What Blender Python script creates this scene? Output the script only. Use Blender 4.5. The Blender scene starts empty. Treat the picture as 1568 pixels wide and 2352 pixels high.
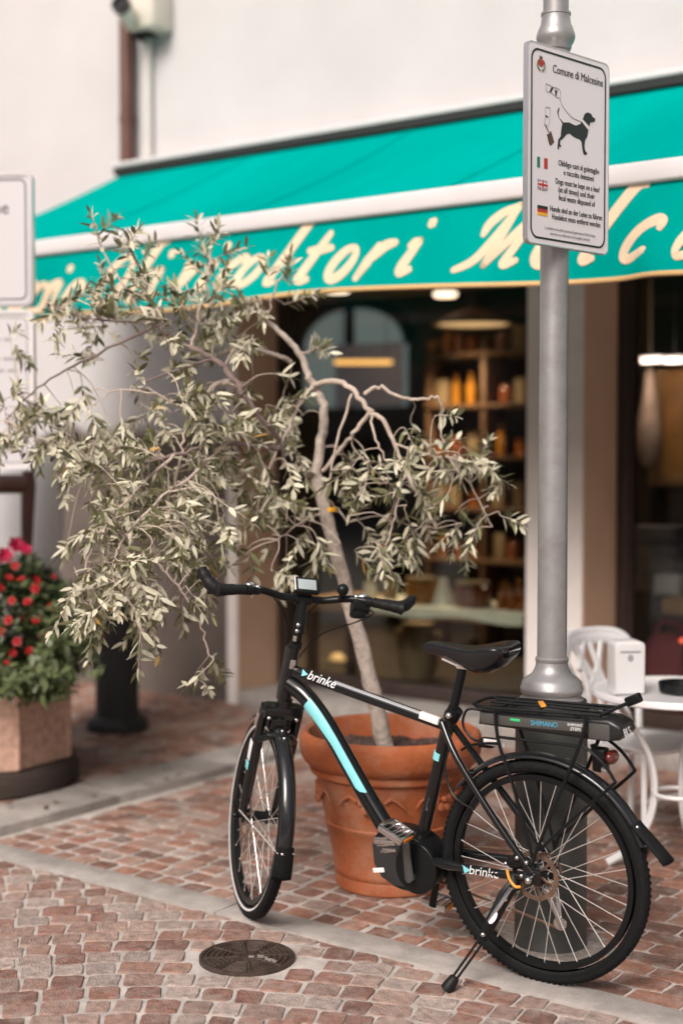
import bpy, bmesh, math, random
import numpy as np
from mathutils import Vector, Matrix
R = math.radians
rnd = random.Random(7)
S = bpy.context.scene
COL = S.collection

# ------------------------------------------------------------------ camera
CAMH, YAW, TILT, FPX = 1.69, R(36.377), R(2.384), 3267.0
cd = bpy.data.cameras.new('camera'); cam = bpy.data.objects.new('camera', cd); COL.objects.link(cam)
cam.location = (0, 0, CAMH); cam.rotation_euler = (R(90) - TILT, 0, YAW)
cd.sensor_fit = 'VERTICAL'; cd.sensor_height = 36; cd.sensor_width = 24; cd.lens = 50
cd.clip_start = 0.05; cd.clip_end = 500
cd.dof.use_dof = True; cd.dof.focus_distance = 4.62; cd.dof.aperture_fstop = 1.0; cd.dof.aperture_blades = 0
S.camera = cam

# ------------------------------------------------------------------ light
SUN_EL, SUN_AZ = R(40), R(-80)          # azimuth of the sun, measured from +X
w = bpy.data.worlds.new('World'); S.world = w; w.use_nodes = True
nt = w.node_tree; nt.nodes.clear()
sky = nt.nodes.new('ShaderNodeTexSky'); sky.sky_type = 'NISHITA'; sky.sun_disc = False
sky.sun_elevation = SUN_EL; sky.sun_rotation = R(90) - SUN_AZ
sky.air_density = 0.6; sky.dust_density = 7.0; sky.ozone_density = 0.3; sky.altitude = 0
bg = nt.nodes.new('ShaderNodeBackground'); bg.inputs[1].default_value = 0.10
wo = nt.nodes.new('ShaderNodeOutputWorld')
nt.links.new(sky.outputs[0], bg.inputs[0]); nt.links.new(bg.outputs[0], wo.inputs[0])
sl = bpy.data.lights.new('sun', 'SUN'); sl.energy = 2.0; sl.angle = R(22); sl.color = (1.0, 0.965, 0.955)
so = bpy.data.objects.new('sun', sl); COL.objects.link(so)
sd = Vector((math.cos(SUN_EL)*math.cos(SUN_AZ), math.cos(SUN_EL)*math.sin(SUN_AZ), math.sin(SUN_EL)))
so.rotation_euler = (-sd).to_track_quat('-Z', 'Y').to_euler()
S.view_settings.view_transform = 'Standard'; S.view_settings.look = 'None'
S.view_settings.exposure = 0.40; S.view_settings.gamma = 1.0

# ------------------------------------------------------------------ measuring helper (photo pixel at 1568 x 2352 -> point)
_F0 = Vector((-math.sin(YAW), math.cos(YAW), 0)); _R0 = Vector((math.cos(YAW), math.sin(YAW), 0))
_F = _F0*math.cos(TILT) + Vector((0, 0, -math.sin(TILT))); _U = _R0.cross(_F); _C = Vector((0, 0, CAMH))
def _ray(x, y): return _F + _R0*((x-784)/FPX) + _U*((1176-y)/FPX)
def atY(x, y, Y): d = _ray(x, y); return _C + d*(Y/d.y)
def atZ(x, y, z): d = _ray(x, y); return _C + d*((z-CAMH)/d.z)
def atD(x, y, D): return _C + _ray(x, y)*D

# ------------------------------------------------------------------ materials
def mat(name, col, rough=0.6, dust=None, metal=0.0, var=0.0, vscale=8.0, bump=0.0, bscale=60.0, col2=None, emit=None, estr=0.0, coat=0.0, spec=0.5, attr=None, ramp=None, vdetail=6, stretch=None, sss=0.0):
    m = bpy.data.materials.new(name); m.use_nodes = True
    t = m.node_tree; b = t.nodes['Principled BSDF']
    b.inputs['Base Color'].default_value = (*col, 1); b.inputs['Roughness'].default_value = rough
    b.inputs['Metallic'].default_value = metal; b.inputs['Specular IOR Level'].default_value = spec
    b.inputs['Coat Weight'].default_value = coat; b.inputs['Coat Roughness'].default_value = 0.08
    tc = t.nodes.new('ShaderNodeTexCoord'); src = tc.outputs['Object']
    if stretch:
        mp = t.nodes.new('ShaderNodeMapping'); mp.inputs['Scale'].default_value = stretch
        t.links.new(src, mp.inputs[0]); src = mp.outputs[0]
    base = None
    if attr:
        a = t.nodes.new('ShaderNodeAttribute'); a.attribute_name = attr
        rp = t.nodes.new('ShaderNodeValToRGB'); rp.color_ramp.interpolation = 'LINEAR'
        el = rp.color_ramp.elements
        el[0].position = ramp[0][0]; el[0].color = (*ramp[0][1], 1)
        el[1].position = ramp[-1][0]; el[1].color = (*ramp[-1][1], 1)
        for p, c in ramp[1:-1]:
            e = el.new(p); e.color = (*c, 1)
        t.links.new(a.outputs['Fac'], rp.inputs[0]); base = rp.outputs[0]
    if var > 0:
        n = t.nodes.new('ShaderNodeTexNoise'); n.inputs['Scale'].default_value = vscale; n.inputs['Detail'].default_value = vdetail
        n.inputs['Roughness'].default_value = 0.62
        t.links.new(src, n.inputs['Vector'])
        mr = t.nodes.new('ShaderNodeMapRange'); mr.inputs[1].default_value = 0.3; mr.inputs[2].default_value = 0.7
        t.links.new(n.outputs['Fac'], mr.inputs[0])
        mx = t.nodes.new('ShaderNodeMix'); mx.data_type = 'RGBA'
        if base is None:
            c2 = col2 or tuple(min(1, c*(1+var)) for c in col); c1 = col if col2 else tuple(c*(1-var) for c in col)
            mx.inputs[6].default_value = (*c1, 1); mx.inputs[7].default_value = (*c2, 1)
            t.links.new(mr.outputs[0], mx.inputs[0]); base = mx.outputs[2]
        else:
            mx.blend_type = 'MULTIPLY'; mx.inputs[0].default_value = 1.0
            mr.inputs[3].default_value = 1-var; mr.inputs[4].default_value = 1+var
            t.links.new(base, mx.inputs[6]); t.links.new(mr.outputs[0], mx.inputs[7]); base = mx.outputs[2]
        mr2 = t.nodes.new('ShaderNodeMapRange'); mr2.inputs[3].default_value = max(0.03, rough-0.1); mr2.inputs[4].default_value = min(1, rough+0.1)
        t.links.new(n.outputs['Fac'], mr2.inputs[0]); t.links.new(mr2.outputs[0], b.inputs['Roughness'])
    if dust and base is not None:
        n4 = t.nodes.new('ShaderNodeTexNoise'); n4.inputs['Scale'].default_value = dust[1]; n4.inputs['Detail'].default_value = 9; n4.inputs['Roughness'].default_value = 0.7
        t.links.new(src, n4.inputs['Vector'])
        m4 = t.nodes.new('ShaderNodeMapRange'); m4.inputs[1].default_value = 0.46; m4.inputs[2].default_value = 0.68; m4.inputs[4].default_value = dust[2]
        t.links.new(n4.outputs['Fac'], m4.inputs[0])
        x4 = t.nodes.new('ShaderNodeMix'); x4.data_type = 'RGBA'; x4.inputs[7].default_value = (*dust[0], 1)
        t.links.new(m4.outputs[0], x4.inputs[0]); t.links.new(base, x4.inputs[6]); base = x4.outputs[2]
    if base is not None: t.links.new(base, b.inputs['Base Color'])
    if bump > 0:
        n2 = t.nodes.new('ShaderNodeTexNoise'); n2.inputs['Scale'].default_value = bscale; n2.inputs['Detail'].default_value = 8
        t.links.new(src, n2.inputs['Vector'])
        bp = t.nodes.new('ShaderNodeBump'); bp.inputs['Strength'].default_value = bump; bp.inputs['Distance'].default_value = 0.01
        t.links.new(n2.outputs['Fac'], bp.inputs['Height']); t.links.new(bp.outputs[0], b.inputs['Normal'])
    if emit:
        b.inputs['Emission Color'].default_value = (*emit, 1); b.inputs['Emission Strength'].default_value = estr
    return m

def wall_material():
    m = mat('plaster', (0.53, 0.515, 0.515), 0.9, var=0.07, vscale=0.9, bump=0.25, bscale=90)
    t = m.node_tree; b = t.nodes['Principled BSDF']
    src = b.inputs['Base Color'].links[0].from_socket
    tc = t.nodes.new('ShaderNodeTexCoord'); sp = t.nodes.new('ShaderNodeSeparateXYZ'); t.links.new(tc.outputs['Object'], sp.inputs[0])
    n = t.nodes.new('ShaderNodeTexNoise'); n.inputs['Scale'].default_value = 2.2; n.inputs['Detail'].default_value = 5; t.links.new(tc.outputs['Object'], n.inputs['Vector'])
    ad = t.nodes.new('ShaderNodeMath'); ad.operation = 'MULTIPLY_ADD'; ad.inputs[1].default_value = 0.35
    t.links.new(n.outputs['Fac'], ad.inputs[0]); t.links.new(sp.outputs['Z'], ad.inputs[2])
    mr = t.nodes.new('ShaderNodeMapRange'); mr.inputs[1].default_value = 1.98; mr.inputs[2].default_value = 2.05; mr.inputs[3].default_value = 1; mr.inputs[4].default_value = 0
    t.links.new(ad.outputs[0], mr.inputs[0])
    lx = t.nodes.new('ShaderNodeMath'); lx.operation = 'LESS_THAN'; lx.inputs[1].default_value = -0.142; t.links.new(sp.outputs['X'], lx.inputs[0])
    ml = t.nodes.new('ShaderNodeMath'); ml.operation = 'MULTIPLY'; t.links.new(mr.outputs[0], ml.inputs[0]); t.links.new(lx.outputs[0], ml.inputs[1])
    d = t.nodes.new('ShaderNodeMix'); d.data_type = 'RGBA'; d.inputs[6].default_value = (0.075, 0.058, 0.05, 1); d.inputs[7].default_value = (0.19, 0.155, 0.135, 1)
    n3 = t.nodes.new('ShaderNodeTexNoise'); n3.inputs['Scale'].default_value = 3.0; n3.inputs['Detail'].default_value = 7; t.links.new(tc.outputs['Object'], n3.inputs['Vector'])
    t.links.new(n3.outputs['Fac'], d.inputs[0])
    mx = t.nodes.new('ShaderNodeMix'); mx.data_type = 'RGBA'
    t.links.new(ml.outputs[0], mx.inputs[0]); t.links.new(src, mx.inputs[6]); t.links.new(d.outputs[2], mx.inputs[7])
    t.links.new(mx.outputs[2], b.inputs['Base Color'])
    return m

def glass_material():
    m = bpy.data.materials.new('window glass'); m.use_nodes = True; t = m.node_tree; t.nodes.clear()
    o = t.nodes.new('ShaderNodeOutputMaterial'); tr = t.nodes.new('ShaderNodeBsdfTransparent'); tr.inputs[0].default_value = (0.86, 0.88, 0.86, 1)
    gl = t.nodes.new('ShaderNodeBsdfGlossy'); gl.inputs['Roughness'].default_value = 0.02; gl.inputs['Color'].default_value = (0.9, 0.9, 0.9, 1)
    fr = t.nodes.new('ShaderNodeFresnel'); fr.inputs[0].default_value = 1.38
    mx = t.nodes.new('ShaderNodeMixShader'); t.links.new(fr.outputs[0], mx.inputs[0]); t.links.new(tr.outputs[0], mx.inputs[1]); t.links.new(gl.outputs[0], mx.inputs[2])
    t.links.new(mx.outputs[0], o.inputs[0]); return m

def leaf_material(name, top, under, rough=0.5, yellow=True, attr='rnd', transl=0.25):
    m = bpy.data.materials.new(name); m.use_nodes = True; t = m.node_tree; t.nodes.clear()
    o = t.nodes.new('ShaderNodeOutputMaterial'); b = t.nodes.new('ShaderNodeBsdfPrincipled'); b.inputs['Roughness'].default_value = rough
    a = t.nodes.new('ShaderNodeAttribute'); a.attribute_name = attr
    g = t.nodes.new('ShaderNodeNewGeometry')
    rp = t.nodes.new('ShaderNodeValToRGB'); el = rp.color_ramp.elements
    el[0].position = 0; el[0].color = (*[c*0.32 for c in top], 1); el[1].position = 0.955; el[1].color = (*[c*1.35 for c in top], 1)
    if yellow:
        el[1].position = 0.990; e = el.new(0.997); e.color = (0.55, 0.27, 0.03, 1)
    t.links.new(a.outputs['Fac'], rp.inputs[0])
    r2 = t.nodes.new('ShaderNodeValToRGB'); el = r2.color_ramp.elements
    el[0].position = 0; el[0].color = (*[c*0.62 for c in under], 1); el[1].position = 0.955; el[1].color = (*[min(1, c*1.2) for c in under], 1)
    if yellow:
        el[1].position = 0.990; e = el.new(0.997); e.color = (0.6, 0.32, 0.05, 1)
    t.links.new(a.outputs['Fac'], r2.inputs[0])
    mx = t.nodes.new('ShaderNodeMix'); mx.data_type = 'RGBA'
    t.links.new(g.outputs['Backfacing'], mx.inputs[0]); t.links.new(rp.outputs[0], mx.inputs[6]); t.links.new(r2.outputs[0], mx.inputs[7])
    t.links.new(mx.outputs[2], b.inputs['Base Color'])
    tl = t.nodes.new('ShaderNodeBsdfTranslucent'); t.links.new(mx.outputs[2], tl.inputs[0])
    ms = t.nodes.new('ShaderNodeMixShader'); ms.inputs[0].default_value = transl
    t.links.new(b.outputs[0], ms.inputs[1]); t.links.new(tl.outputs[0], ms.inputs[2]); t.links.new(ms.outputs[0], o.inputs[0])
    return m

M = {}
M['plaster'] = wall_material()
M['trim'] = mat('pale painted edge', (0.82, 0.76, 0.72), 0.85, var=0.06, vscale=5, bump=0.1)
M['tan'] = mat('tan painted reveal', (0.70, 0.455, 0.315), 0.8, var=0.08, vscale=2.5, bump=0.15)
M['darkwood'] = mat('dark brown window frame', (0.045, 0.028, 0.024), 0.45, var=0.2, vscale=12)
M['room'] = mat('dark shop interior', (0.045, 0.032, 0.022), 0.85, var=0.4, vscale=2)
M['beam'] = mat('ceiling timber', (0.33, 0.19, 0.09), 0.7, var=0.25, vscale=4)
M['glass'] = glass_material()
M['ground'] = mat('mortar bed', (0.50, 0.45, 0.41), 0.95, var=0.3, vscale=9, bump=0.5, bscale=150)
M['strip'] = mat('pale stone strip', (0.37, 0.335, 0.305), 0.9, var=0.25, vscale=5, bump=0.45, bscale=120, dust=((0.22, 0.19, 0.17), 7, 0.6))
COB = [(0.0, (0.19, 0.10, 0.075)), (0.2, (0.29, 0.15, 0.11)), (0.4, (0.35, 0.205, 0.155)), (0.55, (0.27, 0.185, 0.15)), (0.7, (0.41, 0.275, 0.22)), (0.85, (0.34, 0.27, 0.235)), (1.0, (0.47, 0.37, 0.32))]
COB2 = [(0.0, (0.15, 0.082, 0.06)), (0.25, (0.245, 0.12, 0.082)), (0.5, (0.34, 0.16, 0.105)), (0.75, (0.37, 0.22, 0.165)), (0.9, (0.29, 0.22, 0.185)), (1.0, (0.43, 0.31, 0.255))]
M['cobble'] = mat('porphyry setts', (0.3, 0.2, 0.16), 0.8, attr='rnd', ramp=COB, dust=((0.40, 0.345, 0.305), 14, 0.6), var=0.42, vscale=30, bump=0.9, bscale=150)
M['cobble2'] = mat('red paving setts', (0.3, 0.2, 0.16), 0.82, attr='rnd', ramp=COB2, dust=((0.40, 0.33, 0.285), 12, 0.65), var=0.38, vscale=26, bump=0.7, bscale=150)
M['awning'] = mat('turquoise awning cloth', (0.0, 0.295, 0.258), 0.9, var=0.10, vscale=1.6, bump=0.10, bscale=350, spec=0.0, stretch=(1.0, 0.25, 0.25))
M['cream'] = mat('cream lettering', (0.76, 0.60, 0.42), 0.9, var=0.05, vscale=20, spec=0.1)
M['hem'] = mat('ochre hem braid', (0.62, 0.40, 0.17), 0.8)
M['boardwhite'] = mat('white board face', (0.56, 0.54, 0.55), 0.45)
M['whitemetal'] = mat('white painted metal', (0.64, 0.615, 0.615), 0.4, var=0.03, vscale=6)
M['darkgap'] = mat('dark rubber gap', (0.012, 0.014, 0.013), 0.7)
M['brownpipe'] = mat('brown painted pipe', (0.115, 0.048, 0.035), 0.4, var=0.12, vscale=7)
M['greypipe'] = mat('pale grey conduit', (0.56, 0.53, 0.51), 0.6)
M['cambox'] = mat('ivory plastic', (0.62, 0.575, 0.50), 0.45, var=0.04)
M['blackplastic'] = mat('black plastic', (0.007, 0.0075, 0.008), 0.34, spec=0.25)
M['lens'] = mat('camera lens', (0.01, 0.008, 0.01), 0.05, coat=1)
M['pole'] = mat('grey metallic pole paint', (0.33, 0.325, 0.32), 0.45, metal=0.5, dust=((0.22, 0.20, 0.185), 9, 0.5), var=0.08, vscale=14, bump=0.05, bscale=200)
M['poledark'] = mat('dark green grey pole paint', (0.042, 0.044, 0.039), 0.48, metal=0.2, dust=((0.12, 0.112, 0.098), 6, 0.35), var=0.15, vscale=5)
M['signwhite'] = mat('white sign face', (0.74, 0.70, 0.71), 0.4)
M['signedge'] = mat('aluminium sign edge', (0.55, 0.53, 0.54), 0.35, metal=0.7)
M['ink'] = mat('black sign ink', (0.012, 0.013, 0.013), 0.5)
M['greyink'] = mat('grey sign ink', (0.33, 0.32, 0.32), 0.6)
M['red'] = mat('red ink', (0.42, 0.03, 0.02), 0.5)
M['green'] = mat('green ink', (0.01, 0.17, 0.10), 0.5)
M['blue'] = mat('blue ink', (0.03, 0.06, 0.28), 0.5)
M['yellow'] = mat('yellow ink', (0.75, 0.38, 0.02), 0.5)
M['brownink'] = mat('brown ink', (0.09, 0.035, 0.02), 0.5)
M['laurel'] = mat('olive green ink', (0.10, 0.12, 0.04), 0.5)
M['bark'] = mat('grey olive bark', (0.40, 0.335, 0.285), 0.9, var=0.32, vscale=22, bump=0.9, bscale=70)
M['twig'] = mat('pale twig bark', (0.47, 0.385, 0.32), 0.85, var=0.2, vscale=15)
M['darktwig'] = mat('dark branch bark', (0.21, 0.155, 0.14), 0.85, var=0.2, vscale=15)
M['leaf'] = leaf_material('olive leaf', (0.25, 0.255, 0.13), (0.68, 0.64, 0.48), 0.45)
M['terracotta'] = mat('terracotta', (0.37, 0.098, 0.03), 0.82, dust=((0.42, 0.25, 0.17), 5, 0.6), var=0.3, vscale=4, bump=0.35, bscale=45, vdetail=9)
M['soil'] = mat('potting soil', (0.085, 0.05, 0.04), 0.95, var=0.5, vscale=35, bump=1, bscale=60)
M['paint'] = mat('black bicycle paint', (0.006, 0.007, 0.0075), 0.3, coat=1.0, spec=0.1)
M['satin'] = mat('satin black metal', (0.007, 0.008, 0.0085), 0.34, spec=0.28)
M['rubber'] = mat('tyre rubber', (0.011, 0.0115, 0.012), 0.7, spec=0.12, var=0.3, vscale=60, bump=0.3, bscale=200)
M['guard'] = mat('glossy black mudguard', (0.014, 0.0145, 0.016), 0.3, coat=0.9, spec=0.2)
M['reflect'] = mat('pale reflective band', (0.62, 0.60, 0.57), 0.5)
M['steel'] = mat('spoke steel', (0.74, 0.70, 0.66), 0.35, metal=0.6)
M['chrome'] = mat('polished alloy', (0.72, 0.71, 0.70), 0.2, metal=1.0)
M['rust'] = mat('brown steel disc', (0.28, 0.19, 0.14), 0.4, metal=0.8, var=0.3, vscale=40)
M['cyan'] = mat('pale cyan paint', (0.22, 0.62, 0.66), 0.4, var=0.04, vscale=20)
M['bluetext'] = mat('blue print', (0.06, 0.36, 0.55), 0.5)
M['white'] = mat('white print', (0.78, 0.77, 0.76), 0.5)
M['leather'] = mat('black saddle cover', (0.010, 0.010, 0.011), 0.25, bump=0.05, bscale=250)
M['gripmat'] = mat('black rubber grip', (0.010, 0.010, 0.010), 0.5, spec=0.25)
M['screen'] = mat('grey display glass', (0.35, 0.40, 0.40), 0.1, coat=0.5)
M['battery'] = mat('battery shell', (0.014, 0.014, 0.014), 0.35)
M['batgrey'] = mat('battery grey panel', (0.07, 0.068, 0.063), 0.4)
M['led'] = mat('green led', (0.02, 0.3, 0.1), 0.4, emit=(0.1, 0.9, 0.35), estr=0.25)
M['redlens'] = mat('red tail light lens', (0.10, 0.016, 0.012), 0.15, coat=0.8)
M['orange'] = mat('orange reflector', (0.8, 0.22, 0.02), 0.3, coat=0.5)
M['orangestrap'] = mat('orange tag', (0.72, 0.30, 0.03), 0.5)
M['darkshelf'] = mat('dark stained shelf', (0.11, 0.055, 0.026), 0.6, var=0.3, vscale=4, stretch=(1, 8, 8))
M['stone'] = mat('pink grained stone', (0.56, 0.355, 0.27), 0.9, var=0.30, vscale=28, bump=0.8, bscale=120, vdetail=12)
M['basewood'] = mat('dark weathered base', (0.045, 0.03, 0.024), 0.8, var=0.4, vscale=6, stretch=(1, 1, 14), bump=0.5, bscale=10)
M['leaf2'] = leaf_material('flower leaf', (0.045, 0.085, 0.03), (0.12, 0.15, 0.06), 0.4, yellow=False)
M['petal'] = mat('red petals', (0.36, 0.005, 0.008), 0.6, var=0.25, vscale=40)
M['pink'] = mat('crimson pink petals', (0.46, 0.008, 0.06), 0.6, var=0.25, vscale=40)
M['palepink'] = mat('pale pink petals', (0.75, 0.42, 0.60), 0.5)
M['stem'] = mat('green stems', (0.08, 0.11, 0.04), 0.6)
M['furniture'] = mat('white furniture', (0.74, 0.73, 0.73), 0.35, var=0.02)
M['iron'] = mat('cast iron', (0.075, 0.052, 0.042), 0.55, metal=0.4, var=0.4, vscale=20, bump=0.4, bscale=90)
M['chip'] = mat('cement smear', (0.27, 0.23, 0.20), 0.95, var=0.4, vscale=40)
M['bollard'] = mat('dark bollard paint', (0.012, 0.012, 0.012), 0.6, var=0.2, vscale=8)
M['shelf'] = mat('pine shelf', (0.30, 0.165, 0.07), 0.6, var=0.25, vscale=4, stretch=(1, 8, 8))
M['cloth'] = mat('pale green cloth', (0.80, 0.80, 0.66), 0.85, var=0.08, vscale=10)
M['amber'] = mat('amber jar', (0.32, 0.13, 0.015), 0.15, coat=0.6)
M['redjar'] = mat('red brown jar', (0.17, 0.05, 0.02), 0.15, coat=0.6)
M['bottle'] = mat('orange bottle', (0.30, 0.085, 0.015), 0.12, coat=0.6)
M['beige'] = mat('beige ceramic', (0.30, 0.215, 0.125), 0.5)
M['maroon'] = mat('maroon cloth', (0.16, 0.02, 0.035), 0.8)
M['lamp'] = mat('warm ceiling lamp', (0.9, 0.7, 0.5), 0.5, emit=(1.0, 0.78, 0.58), estr=2.6)
M['bar'] = mat('warm strip lamp', (0.9, 0.5, 0.2), 0.5, emit=(1.0, 0.50, 0.14), estr=1.6)
M['whitelamp'] = mat('white spot lamp', (0.9, 0.8, 0.8), 0.5, emit=(1.0, 0.85, 0.85), estr=0.6)
M['skyreflection'] = mat('glowing sky reflection', (0.05, 0.07, 0.08), 0.6, emit=(0.66, 0.76, 0.73), estr=0.17, var=0.1, vscale=1.2)  # emission standing in for sky mirrored in the shop glass
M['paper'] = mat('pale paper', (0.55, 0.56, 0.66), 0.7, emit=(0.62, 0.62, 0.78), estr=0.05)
M['orangepanel'] = mat('lit orange panel', (0.20, 0.085, 0.025), 0.6, var=0.4, vscale=5, emit=(1.0, 0.42, 0.09), estr=0.045)
M['silver'] = mat('painted silver highlight', (0.42, 0.425, 0.43), 0.3, metal=0.3, coat=0.6)  # colour of the painted sky sheen on the top tube
M['motorgrey'] = mat('dark grey motor shell', (0.028, 0.029, 0.030), 0.32)

# ------------------------------------------------------------------ mesh builder
class MB:
    def __init__(s): s.v = []; s.f = []; s.a = []; s.sm = []
    def add(s, vs, fs, smooth=True, a=None):
        o = len(s.v); s.v.extend([tuple(v) for v in vs]); s.f.extend([tuple(i+o for i in f) for f in fs]); s.sm.extend([smooth]*len(fs))
        if a is not None: s.a.extend([a]*len(vs))
    def xf(s, Mx, start=0):
        for i in range(start, len(s.v)): s.v[i] = tuple(Mx @ Vector(s.v[i]))
        return s
    def box(s, c, d, rz=0.0, mx=None):
        x, y, z = d[0]/2, d[1]/2, d[2]/2; vs = [Vector((sx*x, sy*y, sz*z)) for sx in (-1, 1) for sy in (-1, 1) for sz in (-1, 1)]
        m = Matrix.Translation(Vector(c)) @ (mx if mx is not None else Matrix.Rotation(rz, 4, 'Z'))
        s.add([m @ v for v in vs], [(0, 1, 3, 2), (4, 6, 7, 5), (0, 4, 5, 1), (2, 3, 7, 6), (0, 2, 6, 4), (1, 5, 7, 3)], False)
    def rbox(s, c, d, b=0.005, mx=None, seg=2):
        bm = bmesh.new(); bmesh.ops.create_cube(bm, size=1.0)
        for v in bm.verts: v.co = Vector((v.co.x*d[0], v.co.y*d[1], v.co.z*d[2]))
        bmesh.ops.bevel(bm, geom=list(bm.edges), offset=b, segments=seg, affect='EDGES', profile=0.5)
        m = Matrix.Translation(Vector(c)) @ (mx if mx is not None else Matrix.Identity(4))
        bm.verts.index_update(); s.add([m @ v.co for v in bm.verts], [[v.index for v in f.verts] for f in bm.faces], True); bm.free()
    def tube(s, pts, r, n=10, caps=True, flat=None, a=None):
        P = [Vector(p) for p in pts]; k = len(P)
        rs = r if isinstance(r, (list, tuple)) else [r]*k
        T = []
        for i in range(k):
            d = (P[min(i+1, k-1)] - P[max(i-1, 0)])
            T.append(d.normalized() if d.length > 1e-9 else Vector((0, 0, 1)))
        ref = Vector((0, 0, 1)) if abs(T[0].z) < 0.9 else Vector((1, 0, 0))
        N = (ref - T[0]*ref.dot(T[0])).normalized(); vs = []; fs = []
        for i in range(k):
            N = (N - T[i]*N.dot(T[i])); N = N.normalized() if N.length > 1e-6 else T[i].orthogonal().normalized()
            B = T[i].cross(N)
            for j in range(n):
                t = 2*math.pi*j/n; o = (N*math.cos(t) + B*math.sin(t))*rs[i]
                if flat is not None: o = o - flat[0]*o.dot(flat[0])*(1-flat[1])
                vs.append(P[i] + o)
        for i in range(k-1):
            for j in range(n):
                j2 = (j+1) % n; fs.append((i*n+j, i*n+j2, (i+1)*n+j2, (i+1)*n+j))
        if caps:
            fs.append(tuple(reversed(range(n)))); fs.append(tuple((k-1)*n+j for j in range(n)))
        s.add(vs, fs, True, a)
    def lathe(s, prof, n=32, c=(0, 0, 0), mx=None, closed=False, ang=2*math.pi):
        m = Matrix.Translation(Vector(c)) @ (mx if mx is not None else Matrix.Identity(4)); vs = []; fs = []; k = len(prof)
        full = abs(ang-2*math.pi) < 1e-6; nn = n if full else n+1
        for j in range(nn):
            t = ang*j/n
            for r, z in prof: vs.append(m @ Vector((r*math.cos(t), r*math.sin(t), z)))
        for j in range(n):
            j2 = (j+1) % nn
            for i in range(k-1 if not closed else k):
                i2 = (i+1) % k; fs.append((j*k+i, j2*k+i, j2*k+i2, j*k+i2))
        s.add(vs, fs, True)
    def prism(s, poly, z0, z1, mx=None, smooth=False, bev=0.0):
        bm = bmesh.new(); vs = [bm.verts.new((p[0], p[1], z0)) for p in poly]; f = bm.faces.new(vs)
        r = bmesh.ops.extrude_face_region(bm, geom=[f]); up = [g for g in r['geom'] if isinstance(g, bmesh.types.BMVert)]
        for v in up: v.co.z = z1
        bmesh.ops.recalc_face_normals(bm, faces=bm.faces)
        if bev > 0:
            es = [e for e in bm.edges if abs(e.verts[0].co.z-e.verts[1].co.z) < 1e-6]
            bmesh.ops.bevel(bm, geom=es, offset=bev, segments=3, affect='EDGES', profile=0.5)
        bm.verts.index_update(); m = mx if mx is not None else Matrix.Identity(4)
        s.add([m @ v.co for v in bm.verts], [[v.index for v in f.verts] for f in bm.faces], smooth); bm.free()
    def ball(s, c, r, n=10, sc=(1, 1, 1), mx=None):
        prof = [(max(1e-4, math.sin(math.pi*i/n))*r, -math.cos(math.pi*i/n)*r) for i in range(n+1)]
        m = Matrix.Translation(Vector(c)) @ (mx if mx is not None else Matrix.Identity(4)) @ Matrix.Diagonal((*sc, 1))
        s.lathe(prof, max(8, n+2), (0, 0, 0), m)
    def text(s, body, size, mx, shear=0.0, ext=0.0004, ax='CENTER', sp=1.0, sx=1.0):
        cu = bpy.data.curves.new('t', 'FONT'); cu.body = body; cu.size = size; cu.shear = shear; cu.extrude = ext; cu.align_x = ax; cu.align_y = 'CENTER'; cu.space_character = sp; cu.resolution_u = 3
        o = bpy.data.objects.new('t', cu); COL.objects.link(o); bpy.context.view_layer.update()
        me = o.evaluated_get(bpy.context.evaluated_depsgraph_get()).to_mesh()
        m = mx @ Matrix.Diagonal((sx, 1, 1, 1))
        s.add([m @ v.co for v in me.vertices], [list(p.vertices) for p in me.polygons], False)
        bpy.data.objects.remove(o, do_unlink=True); bpy.data.curves.remove(cu)
    def build(s, name, m, parent=None, loc=None, label=None, auto=True):
        me = bpy.data.meshes.new(name); me.from_pydata(s.v, [], s.f); me.update()
        me.polygons.foreach_set('use_smooth', s.sm)
        if auto:
            try: me.set_sharp_from_angle(angle=R(40))
            except Exception: pass
        if s.a and len(s.a) == len(s.v):
            at = me.attributes.new('rnd', 'FLOAT', 'POINT'); at.data.foreach_set('value', s.a)
        me.materials.append(m)
        o = bpy.data.objects.new(name, me); COL.objects.link(o)
        if parent is not None: o.parent = parent
        if loc is not None: o.location = loc
        if label: o['label'] = label
        return o

def tag(o, label, cat, group=None):
    o['label'] = label; o['category'] = cat
    if group: o['group'] = group
    return o
def empty(name, loc, label, cat, group=None, rot=(0, 0, 0)):
    o = bpy.data.objects.new(name, None); COL.objects.link(o); o.location = loc; o.rotation_euler = rot; o.empty_display_size = 0.1
    return tag(o, label, cat, group)
def struct(o): o['kind'] = 'structure'; return o
def copy_tree(o, parent=None):
    c = o.copy(); COL.objects.link(c)
    if parent is not None: c.parent = parent
    for ch in list(o.children): copy_tree(ch, c)
    return c
def smooth(pts, n=6):
    """Catmull-Rom through pts (any dimension)."""
    P = [Vector(p) for p in pts]; out = []
    for i in range(len(P)-1):
        a, b, c, d = P[max(i-1, 0)], P[i], P[i+1], P[min(i+2, len(P)-1)]
        for k in range(n):
            t = k/n
            out.append(0.5*((2*b) + (c-a)*t + (2*a-5*b+4*c-d)*t*t + (3*b-a-3*c+d)*t**3))
    out.append(P[-1]); return out
def lerp_list(vals, n):
    return [float(np.interp(i/(n-1)*(len(vals)-1), range(len(vals)), vals)) for i in range(n)]

def bw(mb, name, m, parent, label=None, root=None):
    """build from world coordinates under an unrotated root"""
    rt = root or parent; off = -Vector(rt.location)
    mb.v = [tuple(Vector(v)+off) for v in mb.v]
    return mb.build(name, m, parent, label=label)

# ================================================================== ground
g = MB(); g.add([(-45, -40, 0), (45, -40, 0), (45, 40, 0), (-45, 40, 0)], [(0, 1, 2, 3)], False)
struct(g.build('ground', M['ground']))

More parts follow.
